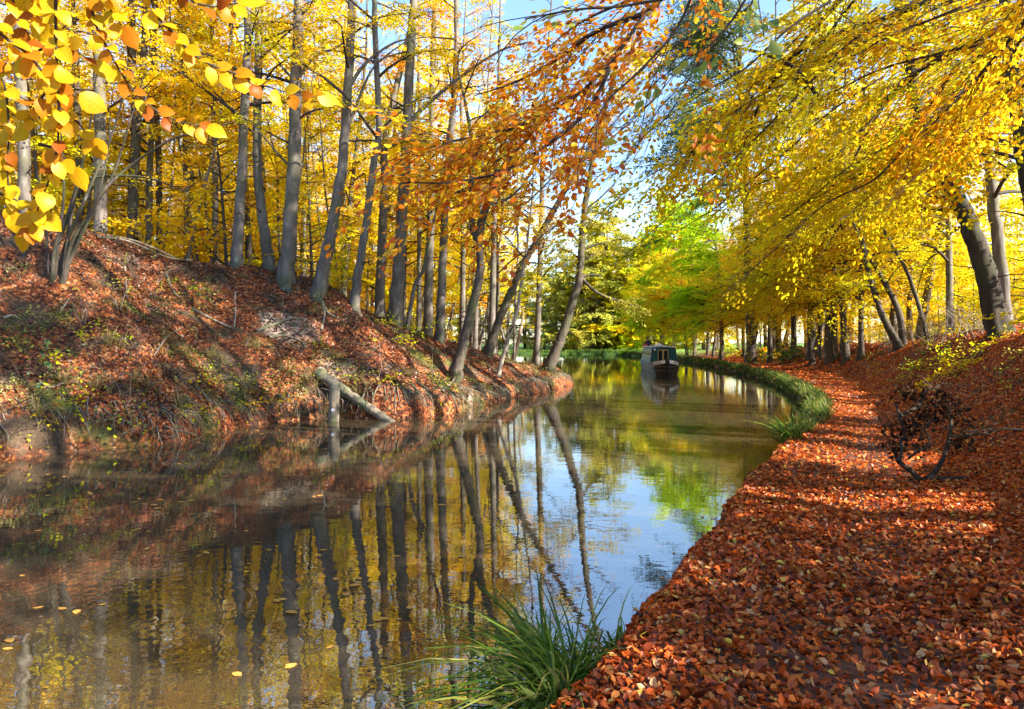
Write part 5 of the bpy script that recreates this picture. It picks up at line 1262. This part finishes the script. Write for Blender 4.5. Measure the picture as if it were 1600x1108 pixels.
def person(boat):
    # standing on the stern deck, leaning on the hatch; only head and shoulders show over the roof
    root = empty('person', (0, 0, 0))
    root.location = boat.matrix_world @ boat.location if False else boat.location
    c, s = math.cos(boat.rotation_euler.z), math.sin(boat.rotation_euler.z)
    lx, ly = -.25, 13.75
    root.location = (boat.location.x + c * lx - s * ly, boat.location.y + s * lx + c * ly, .66); root.rotation_euler.z = boat.rotation_euler.z
    tag(root, 'person in a dark jacket and cap steering at the boat stern', 'person')
    skin = simple('skin', (.45, .27, .2), .5); navy = simple('dark_jacket', (.03, .022, .04), .8); trou = simple('trousers', (.04, .04, .05), .85); cap = simple('cap', (.02, .018, .025), .8)
    def skinned(name, verts, edges, mat):
        me = bpy.data.meshes.new(name); me.from_pydata([v[:3] for v in verts], edges, []); me.materials.append(mat)
        o = link(name, me, root); md = o.modifiers.new('skin', 'SKIN'); md.use_smooth_shade = True
        for i, v in enumerate(verts):
            r = v[3]; sv = me.skin_vertices[0].data[i]; sv.radius = r if isinstance(r, tuple) else (r, r)
        me.skin_vertices[0].data[0].use_root = True
        sb = o.modifiers.new('sub', 'SUBSURF'); sb.levels = 1; sb.render_levels = 2
        return o
    hd = (-.10, -.06)
    V = [(0, 0, .92, (.15, .11)), (-.02, 0, 1.12, (.14, .10)), (-.05, -.01, 1.30, (.17, .11)), (-.07, -.03, 1.44, .06), (-.09, -.05, 1.50, .055), (-.10, -.06, 1.58, (.075, .09)), (-.105, -.065, 1.66, (.078, .092)), (-.11, -.07, 1.73, (.05, .06)),
         (.10, -.02, 1.38, .06), (.24, -.08, 1.14, .045), (.20, -.28, 1.08, .036), (.18, -.36, 1.08, (.04, .02)),
         (-.22, -.02, 1.38, .06), (-.34, -.06, 1.14, .045), (-.26, -.28, 1.10, .036), (-.24, -.36, 1.10, (.04, .02)),
         (.09, 0, .82, .085), (.10, -.02, .45, .06), (.10, 0, .08, .045), (.10, -.14, .03, (.045, .03)), (-.10, 0, .82, .085), (-.11, -.02, .45, .06), (-.11, 0, .08, .045), (-.11, -.14, .03, (.045, .03)), (-.102, -.155, 1.60, (.012, .016))]
    E = [(0, 1), (1, 2), (2, 3), (3, 4), (4, 5), (5, 6), (6, 7), (2, 8), (8, 9), (9, 10), (10, 11), (2, 12), (12, 13), (13, 14), (14, 15), (0, 16), (16, 17), (17, 18), (18, 19), (0, 20), (20, 21), (21, 22), (22, 23), (5, 24)]
    for hx, hy, hz, sg in ((.18, -.36, 1.08, 1), (-.24, -.36, 1.10, -1)):
        w = 11 if sg > 0 else 15
        for k in range(4):
            n = len(V); V.append((hx + (k - 1.5) * .02, hy - .05, hz - .005, .009)); V.append((hx + (k - 1.5) * .021, hy - .085 + abs(k - 1.3) * .008, hz - .03, .008)); E += [(w, n), (n, n + 1)]
        n = len(V); V.append((hx - sg * .045, hy - .02, hz, .010)); V.append((hx - sg * .05, hy - .05, hz - .015, .009)); E += [(w, n), (n, n + 1)]
    skinned('body', V, E, skin)
    skinned('jacket', [(0, 0, .86, (.18, .135)), (-.02, 0, 1.12, (.17, .125)), (-.05, -.01, 1.30, (.20, .135)), (-.07, -.03, 1.43, .08), (.10, -.02, 1.38, .085), (.24, -.08, 1.14, .065), (.205, -.25, 1.085, .05), (-.22, -.02, 1.38, .085), (-.34, -.06, 1.14, .065), (-.265, -.25, 1.105, .05)],
            [(0, 1), (1, 2), (2, 3), (2, 4), (4, 5), (5, 6), (2, 7), (7, 8), (8, 9)], navy)
    skinned('trousers', [(0, 0, .90, (.165, .125)), (.09, 0, .82, .105), (.10, -.02, .45, .08), (.10, 0, .09, .07), (-.10, 0, .82, .105), (-.11, -.02, .45, .08), (-.11, 0, .09, .07)], [(0, 1), (1, 2), (2, 3), (0, 4), (4, 5), (5, 6)], trou)
    skinned('cap', [(-.108, -.06, 1.69, (.088, .10)), (-.11, -.06, 1.76, (.07, .08)), (-.11, -.17, 1.685, (.06, .014))], [(0, 1), (0, 2)], cap)
person(boat)

# ------------------------------------------------------------------ light, camera, render
SUN = norm(np.array([.84, -.42, .54]))
el = math.asin(SUN[2]); rot = math.atan2(SUN[0], SUN[1])
w = bpy.data.worlds.new('World'); SC.world = w; w.use_nodes = True
nt = w.node_tree; bg = nt.nodes['Background']; sky = nt.nodes.new('ShaderNodeTexSky'); sky.sky_type = 'NISHITA'; sky.sun_disc = False
sky.sun_elevation = el; sky.sun_rotation = rot; sky.air_density = 1.0; sky.dust_density = .2; sky.ozone_density = 3.0
nt.links.new(sky.outputs[0], bg.inputs[0]); bg.inputs[1].default_value = .10
ld = bpy.data.lights.new('sun', 'SUN'); ld.energy = 5.0; ld.angle = math.radians(.5); ld.color = (1, .93, .82)
lo = bpy.data.objects.new('sun', ld); C.objects.link(lo)
from mathutils import Vector
lo.rotation_euler = Vector([float(-v) for v in SUN]).to_track_quat('-Z', 'Y').to_euler(); lo.location = (40, -15, 40)
cd = bpy.data.cameras.new('camera'); cam = bpy.data.objects.new('camera', cd); C.objects.link(cam)
cam.location = (0, 0, HC); cam.rotation_euler = (math.pi / 2, 0, 0)
cd.sensor_width = 36; cd.lens = F / 1600 * 36; cd.shift_y = -(554 - HY) / 1600; cd.clip_start = .05; cd.clip_end = 1500
SC.camera = cam
SC.view_settings.view_transform = 'Standard'; SC.view_settings.look = 'None'; SC.view_settings.gamma = 1; SC.view_settings.exposure = 2.25
SC.render.engine = 'CYCLES'
cy = SC.cycles
cy.max_bounces = 7; cy.diffuse_bounces = 4; cy.glossy_bounces = 3; cy.transmission_bounces = 4; cy.transparent_max_bounces = 6
cy.caustics_reflective = False; cy.caustics_refractive = False; cy.sample_clamp_indirect = 6
cy.use_denoising = True; cy.denoising_prefilter = 'FAST'
try: cy.denoiser = 'OPENIMAGEDENOISE'
except Exception: pass
